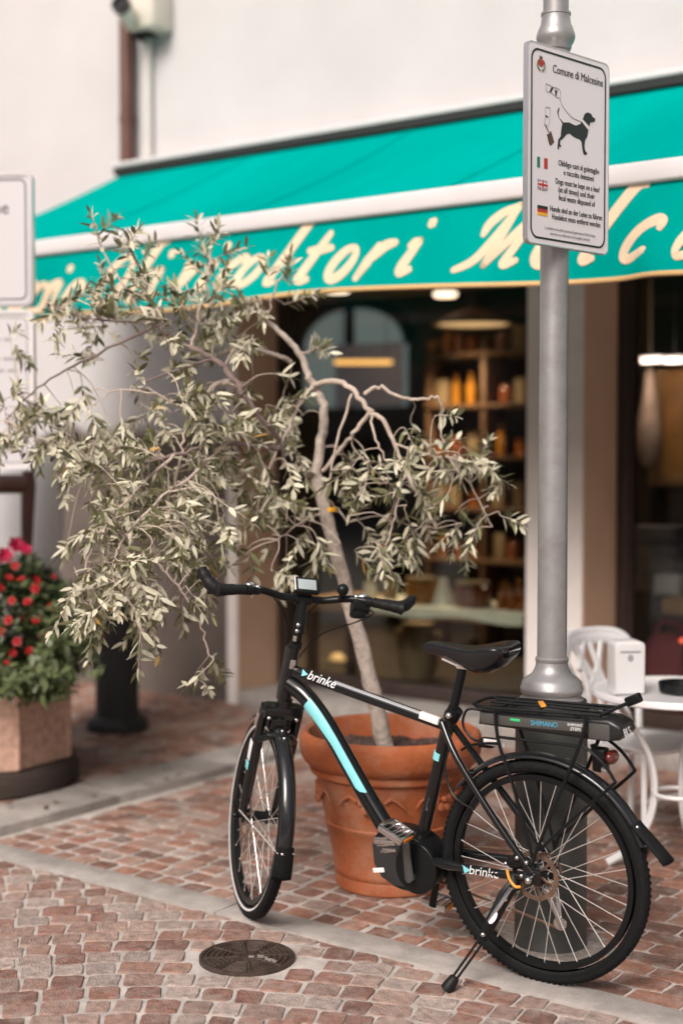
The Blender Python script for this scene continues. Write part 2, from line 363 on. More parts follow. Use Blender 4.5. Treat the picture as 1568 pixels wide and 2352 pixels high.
def stone(mb, cx, cy, dx, dy, ang, h, rg, ymax=None, ymin=None, tone=1.0):
    """one bevelled sett with an uneven outline"""
    ca, sa = math.cos(ang), math.sin(ang); vs = []; base = []
    cs = [(sx*dx/2+rg.gauss(0, 0.0026), sy*dy/2+rg.gauss(0, 0.0026)) for sx, sy in ((-1, -1), (1, -1), (1, 1), (-1, 1))]
    for q in range(4):
        (xa, ya), (xb, yb) = cs[q], cs[(q+1) % 4]; el_ = rg.uniform(0.05, 0.14)
        for t in (el_, 0.35, 0.65, 1-el_):
            j = 0.0016; base.append((xa+(xb-xa)*t+rg.uniform(-j, j), ya+(yb-ya)*t+rg.uniform(-j, j)))
    n = 16
    if ymax is not None or ymin is not None:
        out = []
        for x, y in base:
            wx, wy = x*ca-y*sa, x*sa+y*ca
            if ymax is not None: wy = min(wy, ymax-cy+rg.uniform(-.002, .002))
            if ymin is not None: wy = max(wy, ymin-cy+rg.uniform(-.002, .002))
            out.append((wx*ca+wy*sa, -wx*sa+wy*ca))
        ys = [x*sa+y*ca for x, y in out]
        if max(ys)-min(ys) < 0.022: return
        mx_, my_ = sum(p[0] for p in out)/n, sum(p[1] for p in out)/n
        cx, cy = cx+mx_*ca-my_*sa, cy+mx_*sa+my_*ca; base = [(p[0]-mx_, p[1]-my_) for p in out]
    tx_, ty_ = rg.uniform(-0.03, 0.03), rg.uniform(-0.03, 0.03)
    for k, (sc, z) in enumerate(((1.0, -0.012), (0.992, h*0.7), (0.965, h*0.97), (0.90, h))):
        for x, y in base:
            zz = z + (tx_*x + ty_*y if k else 0) + (rg.uniform(-0.0012, 0.0012) if k > 1 else 0)
            vs.append((cx + (x*ca-y*sa)*sc, cy + (x*sa+y*ca)*sc, zz))
    vs.append((cx, cy, h+rg.uniform(-0.001, 0.0015)))
    fs = []
    for k in range(3):
        for i in range(n):
            j = (i+1) % n; fs.append((k*n+i, k*n+j, (k+1)*n+j, (k+1)*n+i))
    for i in range(n): fs.append((3*n+i, 3*n+(i+1) % n, 4*n))
    mb.add(vs, fs, True, rg.random()*tone); mb.sm[-2*n:] = [False]*(2*n)

rg = random.Random(21)
cob = MB(); CX, CY = -1.72, 1.35; r = 0.25
while r < 7.0:
    pitch = 0.106; a = R(2) + rg.uniform(0, 0.05); a1 = R(178)
    while a < a1:
        wd = rg.choice((rg.uniform(0.085, 0.11), rg.uniform(0.10, 0.14))); da = wd/r; am = a+da/2
        x = CX+r*math.cos(am); y = CY+r*math.sin(am)
        x += 0.012*math.sin(7*am+r*3); yy = y + 0.012*math.sin(5*x+r*2)
        if yy < 3.92 and x > -8.2 and x < 0.8 and yy > 1.2:
            dy = pitch-rg.uniform(0.007, 0.016)
            if not (math.hypot(x+3.03, yy-3.585) < 0.20):
                stone(cob, x, yy, wd-rg.uniform(0.007, 0.014), dy, am-R(90)+rg.uniform(-0.045, 0.045), rg.uniform(0.003, 0.0075), rg, ymax=3.852)
        a += da
    r += pitch
struct(cob.build('cobbled_road', M['cobble'], auto=False))

pav = MB(); y = 4.008
while y < 7.05:
    px = rg.uniform(0.098, 0.112); x = -4.86 + rg.uniform(0, 0.08)
    while x < 1.2:
        wd = rg.uniform(0.105, 0.14) if x < -2.35+0.15*math.sin(y*4) else rg.uniform(0.17, 0.215)
        gp = rg.uniform(0.016, 0.034) if y < 4.5 and x < -2.3 else 0.011
        if math.hypot(x+wd/2+2.28, y+px/2-4.31) > 0.11:
            stone(pav, x+wd/2, y+px/2, wd-rg.uniform(gp*0.7, gp*1.3), px-rg.uniform(gp*0.6, gp), rg.uniform(-0.03, 0.03), rg.uniform(0.003, 0.007), rg, tone=1.0 if x < -2.7 else 0.55)
        x += wd
    y += px
struct(pav.build('pavement', M['cobble2'], auto=False))
pv2 = MB(); x = -5.21
while x > -9.5:
    px = rg.uniform(0.098, 0.112); y = 4.04
    while y < 7.05:
        wd = rg.uniform(0.12, 0.17)
        stone(pv2, x-px/2, y+wd/2, px-rg.uniform(0.008, 0.015), wd-rg.uniform(0.009, 0.016), rg.uniform(-0.03, 0.03), rg.uniform(0.003, 0.007), rg)
        y += wd
    x -= px
o = struct(pv2.build('side_pavement', M['cobble2'], auto=False)); o.location.z = 0.036
b = MB(); b.box((-7.36, 5.54, 0.016), (4.305, 3.03, 0.036)); struct(b.build('side_pavement_bed', M['ground']))

def strip(name, x0, x1, y0, y1, along, step, ht=0.026):
    mb = MB(); p = (x0 if along == 'x' else y0)
    end = (x1 if along == 'x' else y1)
    while p < end:
        q = min(p+step*rg.uniform(0.85, 1.15), end)
        if along == 'x': c, d = ((p+q)/2, (y0+y1)/2, 0.0), (q-p-0.004, y1-y0, ht)
        else: c, d = ((x0+x1)/2, (p+q)/2, 0.0), (x1-x0, q-p-0.004, ht)
        mb.rbox((c[0], c[1], rg.uniform(-0.001, 0.0005)), d, 0.004)
        p = q
    return struct(mb.build(name, M['strip']))
strip('kerb_strip', -9.5, 1.2, 3.858, 4.004, 'x', 1.6)
strip('side_kerb', -5.20, -4.88, 4.022, 7.05, 'y', 0.9, 0.092)

# manhole cover
mh = empty('manhole_cover', (-3.03, 3.582, 0), 'round rusty cast iron manhole cover with cement smears, set in the cobbles', 'manhole cover')
b = MB(); b.lathe([(0.0001, -0.01), (0.172, -0.01), (0.172, 0.012), (0.166, 0.014), (0.158, 0.012), (0.158, 0.009), (0.0001, 0.009)], 40); b.build('cover_plate', M['iron'], mh)
b = MB()
for rr in (0.145, 0.125, 0.105, 0.085, 0.065):
    for k in range(8):
        a0 = k*math.pi/4 + 0.1; a1 = a0 + math.pi/4 - 0.2
        b.tube([(rr*math.cos(t), rr*math.sin(t), 0.0095) for t in np.linspace(a0, a1, 7)], 0.0055, 6)
for k in range(8):
    a = k*math.pi/4; b.tube([(0.03*math.cos(a), 0.03*math.sin(a), 0.0095), (0.155*math.cos(a), 0.155*math.sin(a), 0.0095)], 0.005, 6)
b.build('ribs', M['iron'], mh); mh.scale = (0.93, 0.93, 1)
b = MB()
for k in range(5):
    b = MB(); a, q = rg.uniform(0, 6.28), rg.uniform(0, 0.11); cx, cy = q*math.cos(a)*1.2, q*math.sin(a)*0.6
    ph = rg.uniform(0, 6); L = rg.uniform(0.006, 0.026); W = L*rg.uniform(0.25, 0.5); aa = rg.uniform(-0.6, 0.6)+R(36)
    pts = []
    for i in range(10):
        t = i/10*6.283; rr = 1+0.3*math.sin(3*t+ph); u, v = L*rr*math.cos(t), W*rr*math.sin(t)
        pts.append((cx+u*math.cos(aa)-v*math.sin(aa), cy+u*math.sin(aa)+v*math.cos(aa)))
    b.prism(pts, 0.004, 0.0155+0.0003*k); b.build('cement_smear', M['chip'], mh)

# small dry leaves lying on the pale side kerb
for k in range(16):
    x_, y_ = rg.uniform(-5.18, -4.9), rg.uniform(4.3, 5.6)
    if k == 0:
        b = MB(); n_ = 8; top = [(-0.03+0.06*i/7, 0.011*math.sin(math.pi*i/7)*s_, 0.004*math.sin(i*1.1)) for s_ in (1, -1) for i in range(8)]
        b.add(top, [(i, i+1, 9+i, 8+i) for i in range(7)], True); b.add([(p[0], p[1], p[2]-0.0015) for p in top], [(i, 8+i, 9+i, i+1) for i in range(7)], True)
        fl0 = b.build('fallen_leaf', M['brownpipe']); o = fl0
    else: o = fl0.copy(); COL.objects.link(o)
    o.location = (x_, y_, 0.051); o.rotation_euler = (rg.uniform(-.2, .2), rg.uniform(-.2, .2), rg.uniform(0, 6.28)); s_ = rg.uniform(0.5, 1.1); o.scale = (s_, s_, s_)
    tag(o, 'small dry brown leaf lying on the pale kerb beside the stone planter', 'leaf', 'dry leaves on the side kerb')

# cement collar poured round the lamp post foot
b = MB()
for k, (ra, zz) in enumerate(((0.30, 0.0125), )):
    pts = []
    for i in range(44):
        t = i/44*6.283; rr = 0.155 + 0.075*(0.5+0.5*math.sin(2.3*t+1.0))*(0.55+0.45*math.sin(7*t)) + rg.uniform(-0.012, 0.02)
        pts.append((-2.28+rr*math.cos(t)*1.15, 4.31+rr*math.sin(t)))
    b.prism(pts, -0.002, zz)
b.prism([(-2.75+0.05*math.cos(t)*1.5, 4.12+0.03*math.sin(t)) for t in np.linspace(0, 6.1, 14)], -0.002, 0.0118)
b.prism([(-2.60+0.04*math.cos(t)*1.6, 4.20+0.03*math.sin(t)) for t in np.linspace(0, 6.1, 14)], -0.002, 0.0112)
struct(b.build('cement_patch', M['chip']))

# ================================================================== building
WY, GY = 7.07, 7.49            # facade plane, glazing plane
sh = empty('shop_building', (-6.0, WY, 0), 'white plastered shop building with two tall dark framed windows under the turquoise awning', 'building')
b = MB()
b.box(((-16-6.055)/2, WY+0.26, 4.6), (16-6.055, 0.52, 9.2))
b.box(((-3.912-3.566)/2, WY+0.26, 1.58), (0.346, 0.52, 3.16))
b.box(((-6.055+3.0)/2, WY+0.26, 6.18), (9.055, 0.52, 6.04))
b.box(((-0.9+3.0)/2, WY+0.26, 1.58), (3.9, 0.52, 3.16))
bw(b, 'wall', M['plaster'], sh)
for x, wd in ((-6.098, 0.0865), (-3.739, 0.350)): b = MB(); b.box((x, WY-0.001, 1.58), (wd, 0.006, 3.15)); bw(b, 'pale_edge_strip', M['trim'], sh)
for x in (-6.053, -3.564, -3.914, -0.902):
    b = MB(); b.box((x, (WY+0.008+GY)/2, 1.58), (0.007, GY-WY-0.010, 3.14)); bw(b, 'reveal', M['tan'], sh)
for xa, xb in ((-6.05, -3.915), (-3.56, -0.905)): b = MB(); b.rbox(((xa+xb)/2, WY+0.20, 0.06), (xb-xa-0.012, 0.44, 0.14), 0.01); bw(b, 'doorstep', M['strip'], sh)
for x0, x1 in ((-6.05, -3.917), (-3.561, -0.905)):
    b = MB(); zt = 3.155
    for xx in (x0+0.04, x1-0.04): b.rbox((xx, GY+0.02, zt/2+0.06), (0.075, 0.07, zt-0.14), 0.008)
    b.rbox(((x0+x1)/2, GY+0.02, 0.175), (x1-x0-0.15, 0.066, 0.09), 0.008)
    b.rbox(((x0+x1)/2, GY+0.02, zt-0.05), (x1-x0-0.15, 0.066, 0.09), 0.008)
    for xx in (x0+0.088, x1-0.088): b.box((xx, GY+0.025, zt/2+0.06), (0.016, 0.05, zt-0.34))
    fo = bw(b, 'window', M['darkwood'], sh)
    b = MB(); b.box(((x0+x1)/2, GY+0.028, zt/2+0.06), (x1-x0-0.16, 0.008, zt-0.3)); bw(b, 'pane', M['glass'], fo, root=sh)
# room behind the glazing
RX0, RX1, RY0, RY1, RZ0, RZ1 = -9.4, 2.5, WY+0.522, 11.2, 0.12, 3.2
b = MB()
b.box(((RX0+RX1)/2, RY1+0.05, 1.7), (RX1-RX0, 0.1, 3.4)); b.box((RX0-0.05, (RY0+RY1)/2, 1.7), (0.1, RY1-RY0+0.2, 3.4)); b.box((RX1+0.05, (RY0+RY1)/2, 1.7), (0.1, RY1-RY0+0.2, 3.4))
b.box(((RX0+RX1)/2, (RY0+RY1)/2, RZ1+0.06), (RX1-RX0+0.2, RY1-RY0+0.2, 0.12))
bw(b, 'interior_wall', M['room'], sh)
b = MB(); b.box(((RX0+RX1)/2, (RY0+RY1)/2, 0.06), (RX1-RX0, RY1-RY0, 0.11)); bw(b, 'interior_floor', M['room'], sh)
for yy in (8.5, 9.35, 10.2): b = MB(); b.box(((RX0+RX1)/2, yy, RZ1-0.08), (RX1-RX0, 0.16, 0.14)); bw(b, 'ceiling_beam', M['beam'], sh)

# brown downpipe and grey conduit
dp = empty('downpipe', (-6.965, 6.98, 0), 'brown round rainwater downpipe coming down the white wall above the left awning end', 'downpipe')
b = MB(); b.tube([(-6.955, 6.99, 3.66), (-6.955, 6.99, 9.0)], 0.05, 16); bw(b, 'pipe', M['brownpipe'], dp)
for z in (3.95, 5.9):
    b = MB(); b.lathe([(0.053, -0.015), (0.056, -0.015), (0.056, 0.015), (0.053, 0.015)], 16, (-6.955, 6.99, z), closed=True); b.box((-6.955, 7.045, z), (0.03, 0.04, 0.02)); bw(b, 'pipe_clamp', M['brownpipe'], dp)
cp = empty('conduit', (-6.83, 7.04, 0), 'thin pale grey conduit running down the wall from the camera box', 'conduit')
b = MB(); b.tube([(-6.80, 7.035, 3.66), (-6.80, 7.035, 4.50)], 0.034, 14); bw(b, 'tube', M['greypipe'], cp)
for z in (3.9, 4.3):
    b = MB(); b.box((-6.80, 7.05, z), (0.06, 0.042, 0.02)); bw(b, 'clip', M['greypipe'], cp)
# security camera
sc = empty('security_camera', (-6.72, 7.07, 4.5), 'ivory wall camera with dark lens on a square junction box beside the brown downpipe', 'security camera')
b = MB(); b.rbox((-6.715, 6.965, 4.665), (0.25, 0.20, 0.35), 0.02); bw(b, 'junction_box', M['cambox'], sc)
b = MB(); mx = Matrix.Rotation(R(20), 4, 'Z') @ Matrix.Rotation(R(72), 4, 'X')
b.lathe([(0.001, -0.10), (0.05, -0.10), (0.062, -0.08), (0.062, 0.10), (0.058, 0.115)], 24, (-6.775, 6.83, 4.575), mx); bw(b, 'camera_body', M['cambox'], sc)
b = MB(); b.lathe([(0.058, 0.10), (0.064, 0.10), (0.064, 0.135), (0.052, 0.135), (0.045, 0.112), (0.001, 0.112)], 24, (-6.775, 6.83, 4.575), mx); o = bw(b, 'lens_ring', M['blackplastic'], sc)
b = MB(); b.ball((0, 0, 0.108), 0.028, 8, mx=Matrix.Identity(4)); b.xf(Matrix.Translation((-6.775, 6.83, 4.575)) @ mx); bw(b, 'lens', M['lens'], o, root=sc)
b = MB(); b.tube([(-6.79, 6.90, 4.52), (-6.78, 6.96, 4.44), (-6.80, 7.04, 4.50)], 0.011, 8); b.box((-6.78, 6.97, 4.475), (0.16, 0.1, 0.02)); bw(b, 'cable', M['blackplastic'], sc)

# ================================================================== awning
AX0, AX1, AY, AZ, BY, BZ = -7.0, 1.6, 6.95, 3.565, 5.3, 2.84
aw = empty('awning', (-4.0, WY, 2.4), 'long turquoise fabric awning with white front rail and cream lettered valance', 'awning')
b = MB(); nx, ny = 90, 10; vs = []
for j in range(ny+1):
    for i in range(nx+1):
        u, v = i/nx, j/ny; x = AX0+(AX1-AX0)*u; y = AY+(BY+0.03-AY)*v; z = AZ+(BZ-0.004-AZ)*v
        sag = -0.035*math.sin(math.pi*v) - 0.006*math.sin(math.pi*v)*math.sin(x*2.2) - 0.004*math.sin(x*5+v*4)*math.sin(math.pi*v)
        vs.append((x, y, z+sag))
b.add(vs, [(j*(nx+1)+i, j*(nx+1)+i+1, (j+1)*(nx+1)+i+1, (j+1)*(nx+1)+i) for j in range(ny) for i in range(nx)], True)
n0 = len(b.v); vs2 = [(p[0], p[1], p[2]-0.003) for p in vs]
b.add(vs2, [(j*(nx+1)+i, (j+1)*(nx+1)+i, (j+1)*(nx+1)+i+1, j*(nx+1)+i+1) for j in range(ny) for i in range(nx)], True)
fab = bw(b, 'fabric', M['awning'], aw)
for xs in np.arange(AX0+1.2, AX1-0.3, 1.2):
    b = MB(); P_ = []
    for v in np.linspace(0.02, 0.985, 16):
        sag = -0.035*math.sin(math.pi*v) - 0.006*math.sin(math.pi*v)*math.sin(xs*2.2) - 0.004*math.sin(xs*5+v*4)*math.sin(math.pi*v)
        P_.append((xs, AY+(BY+0.03-AY)*v, AZ+(BZ-0.004-AZ)*v+sag+0.001))
    b.tube(P_, 0.013, 6, flat=(Vector((0, 0.42, 0.9)).normalized(), 0.10)); bw(b, 'seam', M['awning'], fab, root=aw)
b = MB(); b.rbox(((AX0+AX1)/2-0.0, 6.985, 3.632), (AX1-AX0+0.06, 0.165, 0.035), 0.012); b.rbox(((AX0+AX1)/2, 7.04, 3.555), (AX1-AX0+0.04, 0.055, 0.11), 0.01); bw(b, 'cassette', M['whitemetal'], aw)
b = MB(); b.box(((AX0+AX1)/2, 6.955, 3.590), (AX1-AX0, 0.10, 0.048)); bw(b, 'cassette_slot', M['darkgap'], aw)
b = MB(); b.rbox(((AX0+AX1)/2, BY, BZ-0.042), (AX1-AX0, 0.075, 0.088), 0.016, seg=3); bw(b, 'front_rail', M['whitemetal'], aw)
for x in (AX0-0.006, AX1+0.006): b = MB(); b.rbox((x, BY, BZ-0.042), (0.012, 0.085, 0.098), 0.004); bw(b, 'rail_end_cap', M['greypipe'], aw)
def vdisp(x, z):
    t = min(1.0, max(0.0, (BZ-0.085-z)/0.34))
    f = 0.028*math.sin(1.9*x+0.6)+0.014*math.sin(4.7*x+1.0)
    f += 0.075*math.exp(-((x+5.93)/0.13)**2) - 0.055*math.exp(-((x+5.60)/0.16)**2)
    f += 0.06*math.exp(-((x+2.14)/0.10)**2) - 0.05*math.exp(-((x+2.36)/0.09)**2) + 0.05*math.exp(-((x+1.86)/0.1)**2)
    return f*t*t*(1.3-0.3*t) - 0.03*t
def vbot(x): return 2.405 + 0.035*math.exp(-((x+4.15)/0.55)**2) + 0.012*math.sin(3.1*x) + 0.012*math.exp(-((x+5.7)/0.6)**2)
vy0 = BY-0.012
b = MB(); nx, nz = 420, 14; vs = []
for j in range(nz+1):
    for i in range(nx+1):
        x = AX0+0.02+(AX1-AX0-0.04)*i/nx; z0 = vbot(x); z = (BZ-0.082)+(z0-(BZ-0.082))*j/nz
        vs.append((x, vy0+vdisp(x, z), z))
b.add(vs, [(j*(nx+1)+i, (j+1)*(nx+1)+i, (j+1)*(nx+1)+i+1, j*(nx+1)+i+1) for j in range(nz) for i in range(nx)], True)
b.add([(p[0], p[1]+0.003, p[2]) for p in vs], [(j*(nx+1)+i, j*(nx+1)+i+1, (j+1)*(nx+1)+i+1, (j+1)*(nx+1)+i) for j in range(nz) for i in range(nx)], True)
val = bw(b, 'valance', M['awning'], aw)
b = MB(); b.tube([(x, vy0+vdisp(x, vbot(x))+0.001, vbot(x)-0.004) for x in np.linspace(AX0+0.02, AX1-0.02, 260)], 0.011, 6, flat=(Vector((0, 1, 0)), 0.6)); bw(b, 'hem', M['hem'], val, root=aw)
# brush lettering
def ell(cx, cy, rx, ry, a0=90, a1=450, n=18): return [(cx+rx*math.cos(R(a)), cy+ry*math.sin(R(a))) for a in np.linspace(a0, a1, n)]
GL = {
 'r': [[(0.0, 0.0), (0.04, 0.95)], [(0.04, 0.55), (0.2, 0.9), (0.42, 1.0)]],
 'i': [[(-0.09, 0.84), (0.07, 0.98)], [(0.07, 0.98), (0.05, 0.5), (0.05, 0.2), (0.11, 0.04), (0.30, 0.13)], [(0.05, 1.42), (0.08, 1.52)]],
 'o': [ell(0.28, 0.5, 0.26, 0.47)],
 'O': [ell(0.45, 0.85, 0.42, 0.84)],
 'l': [[(0.34, 1.98), (0.18, 2.0), (0.10, 1.7), (0.06, 0.4), (0.10, 0.05), (0.28, 0.1)]],
 'v': [[(-0.02, 0.95), (0.08, 0.95), (0.14, 0.05)], [(0.14, 0.05), (0.42, 0.95)]],
 'c': [[(0.50, 0.78), (0.44, 0.97), (0.28, 0.97), (0.08, 0.72), (0.03, 0.35), (0.14, 0.05), (0.32, 0.02), (0.52, 0.2)]],
 't': [[(0.14, 1.5), (0.10, 0.35), (0.14, 0.05), (0.36, 0.1)], [(-0.12, 1.0), (0.44, 1.04)]],
 'M': [[(-0.10, 1.0), (-0.12, 1.3), (0.05, 1.58), (0.36, 1.72)], [(0.36, 1.72), (0.28, 0.8), (0.14, 0.25), (-0.22, 0.02)], [(0.34, 1.75), (0.5, 0.08)], [(0.5, 0.08), (1.02, 1.68)], [(1.02, 1.68), (0.98, 0.3), (1.02, 0.06), (1.26, 0.16)]],
 'a': [ell(0.28, 0.48, 0.25, 0.45), [(0.52, 0.98), (0.5, 0.15), (0.68, 0.06)]],
 'e': [[(0.06, 0.42), (0.4, 0.55), (0.5, 0.78), (0.36, 0.98), (0.12, 0.8), (0.03, 0.4), (0.12, 0.06), (0.32, 0.0), (0.54, 0.2)]],
 's': [[(0.46, 0.85), (0.3, 1.0), (0.12, 0.8), (0.36, 0.42), (0.28, 0.06), (0.02, 0.1)]],
 'n': [[(0.0, 0.0), (0.04, 0.97)], [(0.04, 0.6), (0.24, 0.95), (0.4, 0.85), (0.42, 0.2), (0.56, 0.06)]],
 'z': [[(0.02, 0.95), (0.44, 0.95), (0.0, 0.05), (0.46, 0.05)]],
 'C': [[(0.8, 1.35), (0.68, 1.68), (0.4, 1.66), (0.1, 1.2), (0.04, 0.6), (0.2, 0.1), (0.5, 0.0), (0.8, 0.3)]],
}
XH, BASEZ, SH = 0.145, 2.482, 0.86
def baseline(x): return BASEZ - 0.022*max(0.0, min(1.0, (x+3.6)/1.2)) - 0.03*math.exp(-((x+5.7)/0.5)**2)
word = [('r', -5.965), ('i', -5.87)] + [(c, float(atY(px, py, BY).x)) for c, px, py in (('o', 148, 700), ('O', 212, 690), ('l', 292, 680), ('i', 338, 675), ('v', 402, 665), ('i', 462, 655), ('c', 505, 650), ('o', 545, 645), ('l', 618, 640), ('t', 682, 638), ('o', 748, 635), ('r', 826, 632), ('i', 914, 632), ('M', 1068, 630), ('a', 1212, 618), ('l', 1325, 612), ('c', 1418, 600), ('e', 1535, 590))]
x = word[-1][1]
for c, advance in (('s', 0.66), ('i', 0.56), ('n', 0.42), ('e', 0.66)): x += 0.135*advance/0.62; word.append((c, x))
x = -5.965
for c, advance in (('o', 0.11), ('z', 0.10), ('r', 0.10), ('o', 0.11), ('s', 0.10), ('n', 0.11), ('o', 0.11), ('C', 0.17)): x -= advance; word.append((c, x))
for c, x0 in word:
    b = MB(); wsc = 1.32 if c == 'M' else 1.5 if c in 'arit' else 1.36
    for st in GL[c]:
        pts = smooth([(p[0], p[1]) for p in st], 9) if len(st) > 2 else [Vector(st[0]), (Vector(st[0])+Vector(st[1]))/2, Vector(st[1])]
        out = []
        for p in pts:
            X = x0 + (p[0]*wsc + (p[1])*SH*0.98)*XH; Z = baseline(x0) + p[1]*XH
            out.append((X, vy0+vdisp(X, Z)-0.0022, Z))
        k = len(out); rad = [(0.0175 if c == 'M' else 0.0205)*(0.74+0.4*math.sin(math.pi*(i/(k-1))**0.8)) for i in range(k)]
        b.tube(out, rad, 16, flat=(Vector((0, 1, 0)), 0.03))
        for q, rr in ((out[0], rad[0]), (out[-1], rad[-1])): b.ball(q, rr, 10, (1, 0.025, 1))
    bw(b, 'letter', M['cream'], val, root=aw)
for ax in (-5.9, -2.9, 0.4):
    b = MB(); b.tube([(ax, 6.98, 3.50), (ax+0.55, 6.2, 3.12), (ax, BY+0.02, BZ-0.05)], 0.022, 8); bw(b, 'folding_arm', M['whitemetal'], aw)
# ================================================================== lamp post
PX, PY = -2.285, 4.31
lp = empty('lamp_post', (PX, PY, 0), 'tall grey lamp post with wide dark foot and flared collars standing behind the bicycle', 'lamp post')
b = MB(); b.lathe([(0.126, 0.0), (0.126, 0.012), (0.1225, 0.02), (0.1225, 0.83), (0.118, 0.85), (0.0001, 0.85)], 48); b.build('base_column', M['poledark'], lp)
b = MB(); b.lathe([(0.105, 0.835), (0.108, 0.838), (0.108, 0.856), (0.100, 0.860), (0.100, 0.868), (0.104, 0.872), (0.107, 0.885), (0.107, 0.892), (0.103, 0.897), (0.101, 0.912), (0.088, 0.925), (0.070, 0.936), (0.060, 0.952), (0.055, 0.966), (0.0535, 0.978), (0.0565, 0.982), (0.0565, 0.992), (0.050, 0.996)], 48); b.build('collar', M['pole'], lp)
b = MB(); b.lathe([(0.0505, 0.99), (0.0475, 2.4), (0.0455, 3.06)], 40); b.build('shaft', M['pole'], lp)
b = MB(); b.lathe([(0.046, 3.035), (0.050, 3.036), (0.053, 3.044), (0.053, 3.052), (0.060, 3.062), (0.0645, 3.075), (0.0645, 3.087), (0.058, 3.105), (0.0505, 3.122), (0.0475, 3.140), (0.0475, 3.150), (0.050, 3.152), (0.050, 3.160), (0.044, 3.162)], 40); b.build('upper_collar', M['pole'], lp)
b = MB(); b.lathe([(0.0425, 3.15), (0.040, 4.6), (0.0001, 4.6)], 36); b.build('upper_shaft', M['pole'], lp)
b = MB(); b.lathe([(0.04, 4.58), (0.07, 4.62), (0.09, 4.75), (0.17, 5.0), (0.18, 5.06), (0.05, 5.16), (0.0001, 5.2)], 24); b.build('lantern', M['poledark'], lp)

# ================================================================== dog sign (local frame: x right, y up, z towards the viewer)
P1, P2 = atD(1210, 328, 4.58), atD(1396, 364, 4.88)
cen = (P1+P2)/2; xr = (P2-P1); xr.z = 0; SW = xr.length; xr.normalize(); SHt = 0.645
zn = Vector((xr.y, -xr.x, 0)); SM = Matrix((( xr.x, 0, zn.x, 0), (xr.y, 0, zn.y, 0), (0, 1, 0, 0), (0, 0, 0, 1)))
ds = empty('dog_sign', (cen.x, cen.y, cen.z-SHt/2), 'white dog leash sign with black border, flags and black dog on the lamp post', 'sign')
SM = Matrix.Translation((0, 0, SHt/2)) @ SM
def rrect(w_, h_, r_, n=8):
    out = []
    for cx, cy, a0 in ((w_/2-r_, h_/2-r_, 0), (-w_/2+r_, h_/2-r_, 90), (-w_/2+r_, -h_/2+r_, 180), (w_/2-r_, -h_/2+r_, 270)):
        for k in range(n+1): t = R(a0+90*k/n); out.append((cx+r_*math.cos(t), cy+r_*math.sin(t)))
    return out
def frame_prism(mb, outer, inner, z0, z1, mx):
    n = len(outer); vs = [mx @ Vector((p[0], p[1], z)) for z in (z0, z1) for p in outer] + [mx @ Vector((p[0], p[1], z)) for z in (z0, z1) for p in inner]; fs = []
    for i in range(n):
        j = (i+1) % n; fs += [(i, j, n+j, n+i), (2*n+j, 2*n+i, 3*n+i, 3*n+j), (n+i, n+j, 3*n+j, 3*n+i), (j, i, 2*n+i, 2*n+j)]
    mb.add(vs, fs, False)
b = MB(); b.prism(rrect(SW, SHt, 0.022), -0.002, 0.0, SM); b.build('panel', M['signwhite'], ds)
b = MB(); frame_prism(b, rrect(SW+0.004, SHt+0.004, 0.024), rrect(SW-0.004, SHt-0.004, 0.02), -0.016, 0.001, SM); b.build('folded_edge', M['signedge'], ds)
b = MB(); frame_prism(b, rrect(SW-0.034, SHt-0.034, 0.036), rrect(SW-0.047, SHt-0.047, 0.030), 0.0002, 0.0012, SM); b.build('border_line', M['ink'], ds)
def spx(u, v): return ((u-0.5)*SW, (0.5-v)*SHt)      # sheet coordinates, v downwards
def T(u, v, z=0.001): x, y = spx(u, v); return SM @ Matrix.Translation((x, y, z))
b = MB(); b.text('Comune di Malcesine', 0.038, T(0.606, 0.107), sx=0.83); b.build('heading', M['ink'], ds)
for body, u, v, wd in (('Obbligo cani al guinzaglio', 0.623, 0.573, 0.51), ('e raccolta deiezioni', 0.622, 0.616, 0.375), ('Dogs must be kept on a lead', 0.608, 0.668, 0.545), ('(at all times) and their', 0.596, 0.708, 0.455), ('fecal waste disposed of', 0.60, 0.749, 0.455), ('Hunde sind an der Leine zu f\u00fchren', 0.595, 0.812, 0.65), ('Hundekot muss entfernt werden', 0.596, 0.851, 0.605)):
    b = MB(); b.text(body, 0.0265, T(u, v)); xs = [q_[0]*xr.x+q_[1]*xr.y for q_ in b.v]; w0 = max(xs)-min(xs)
    b = MB(); b.text(body, 0.0265, T(u, v), sx=wd*SW/w0); b.build('text_line', M['ink'], ds)
for body, v in (('Le violazioni sono punite ai sensi del Regolamento di Polizia Urbana', 0.912), ('approvato con deliberazione del Consiglio Comunale', 0.937)):
    b = MB(); b.text(body, 0.0125, T(0.52, v), sx=0.80); b.build('small_print', M['greyink'], ds)
def poly(name, m, pts, z=0.001, par=None):
    b = MB(); b.prism([spx(*p) for p in pts], z-0.0008, z, SM); return b.build(name, m, par or ds)
dog = [(0.379, 0.296), (0.363, 0.321), (0.375, 0.344), (0.426, 0.363), (0.493, 0.355), (0.577, 0.363), (0.64, 0.347), (0.655, 0.33), (0.673, 0.313), (0.691, 0.29), (0.727, 0.278), (0.77, 0.281), (0.794, 0.296), (0.823, 0.3), (0.82, 0.317), (0.784, 0.324), (0.759, 0.329), (0.75, 0.351), (0.736, 0.373), (0.725, 0.403), (0.697, 0.427), (0.689, 0.454), (0.696, 0.477), (0.726, 0.491), (0.703, 0.503), (0.678, 0.499), (0.661, 0.468), (0.654, 0.44), (0.633, 0.429), (0.563, 0.424), (0.5, 0.411), (0.465, 0.42), (0.424, 0.444), (0.39, 0.459), (0.385, 0.475), (0.402, 0.487), (0.386, 0.493), (0.376, 0.486), (0.373, 0.505), (0.358, 0.505), (0.36, 0.479), (0.365, 0.457), (0.396, 0.436), (0.399, 0.410), (0.407, 0.386), (0.415, 0.370), (0.392, 0.357), (0.366, 0.340), (0.350, 0.318), (0.368, 0.295)]
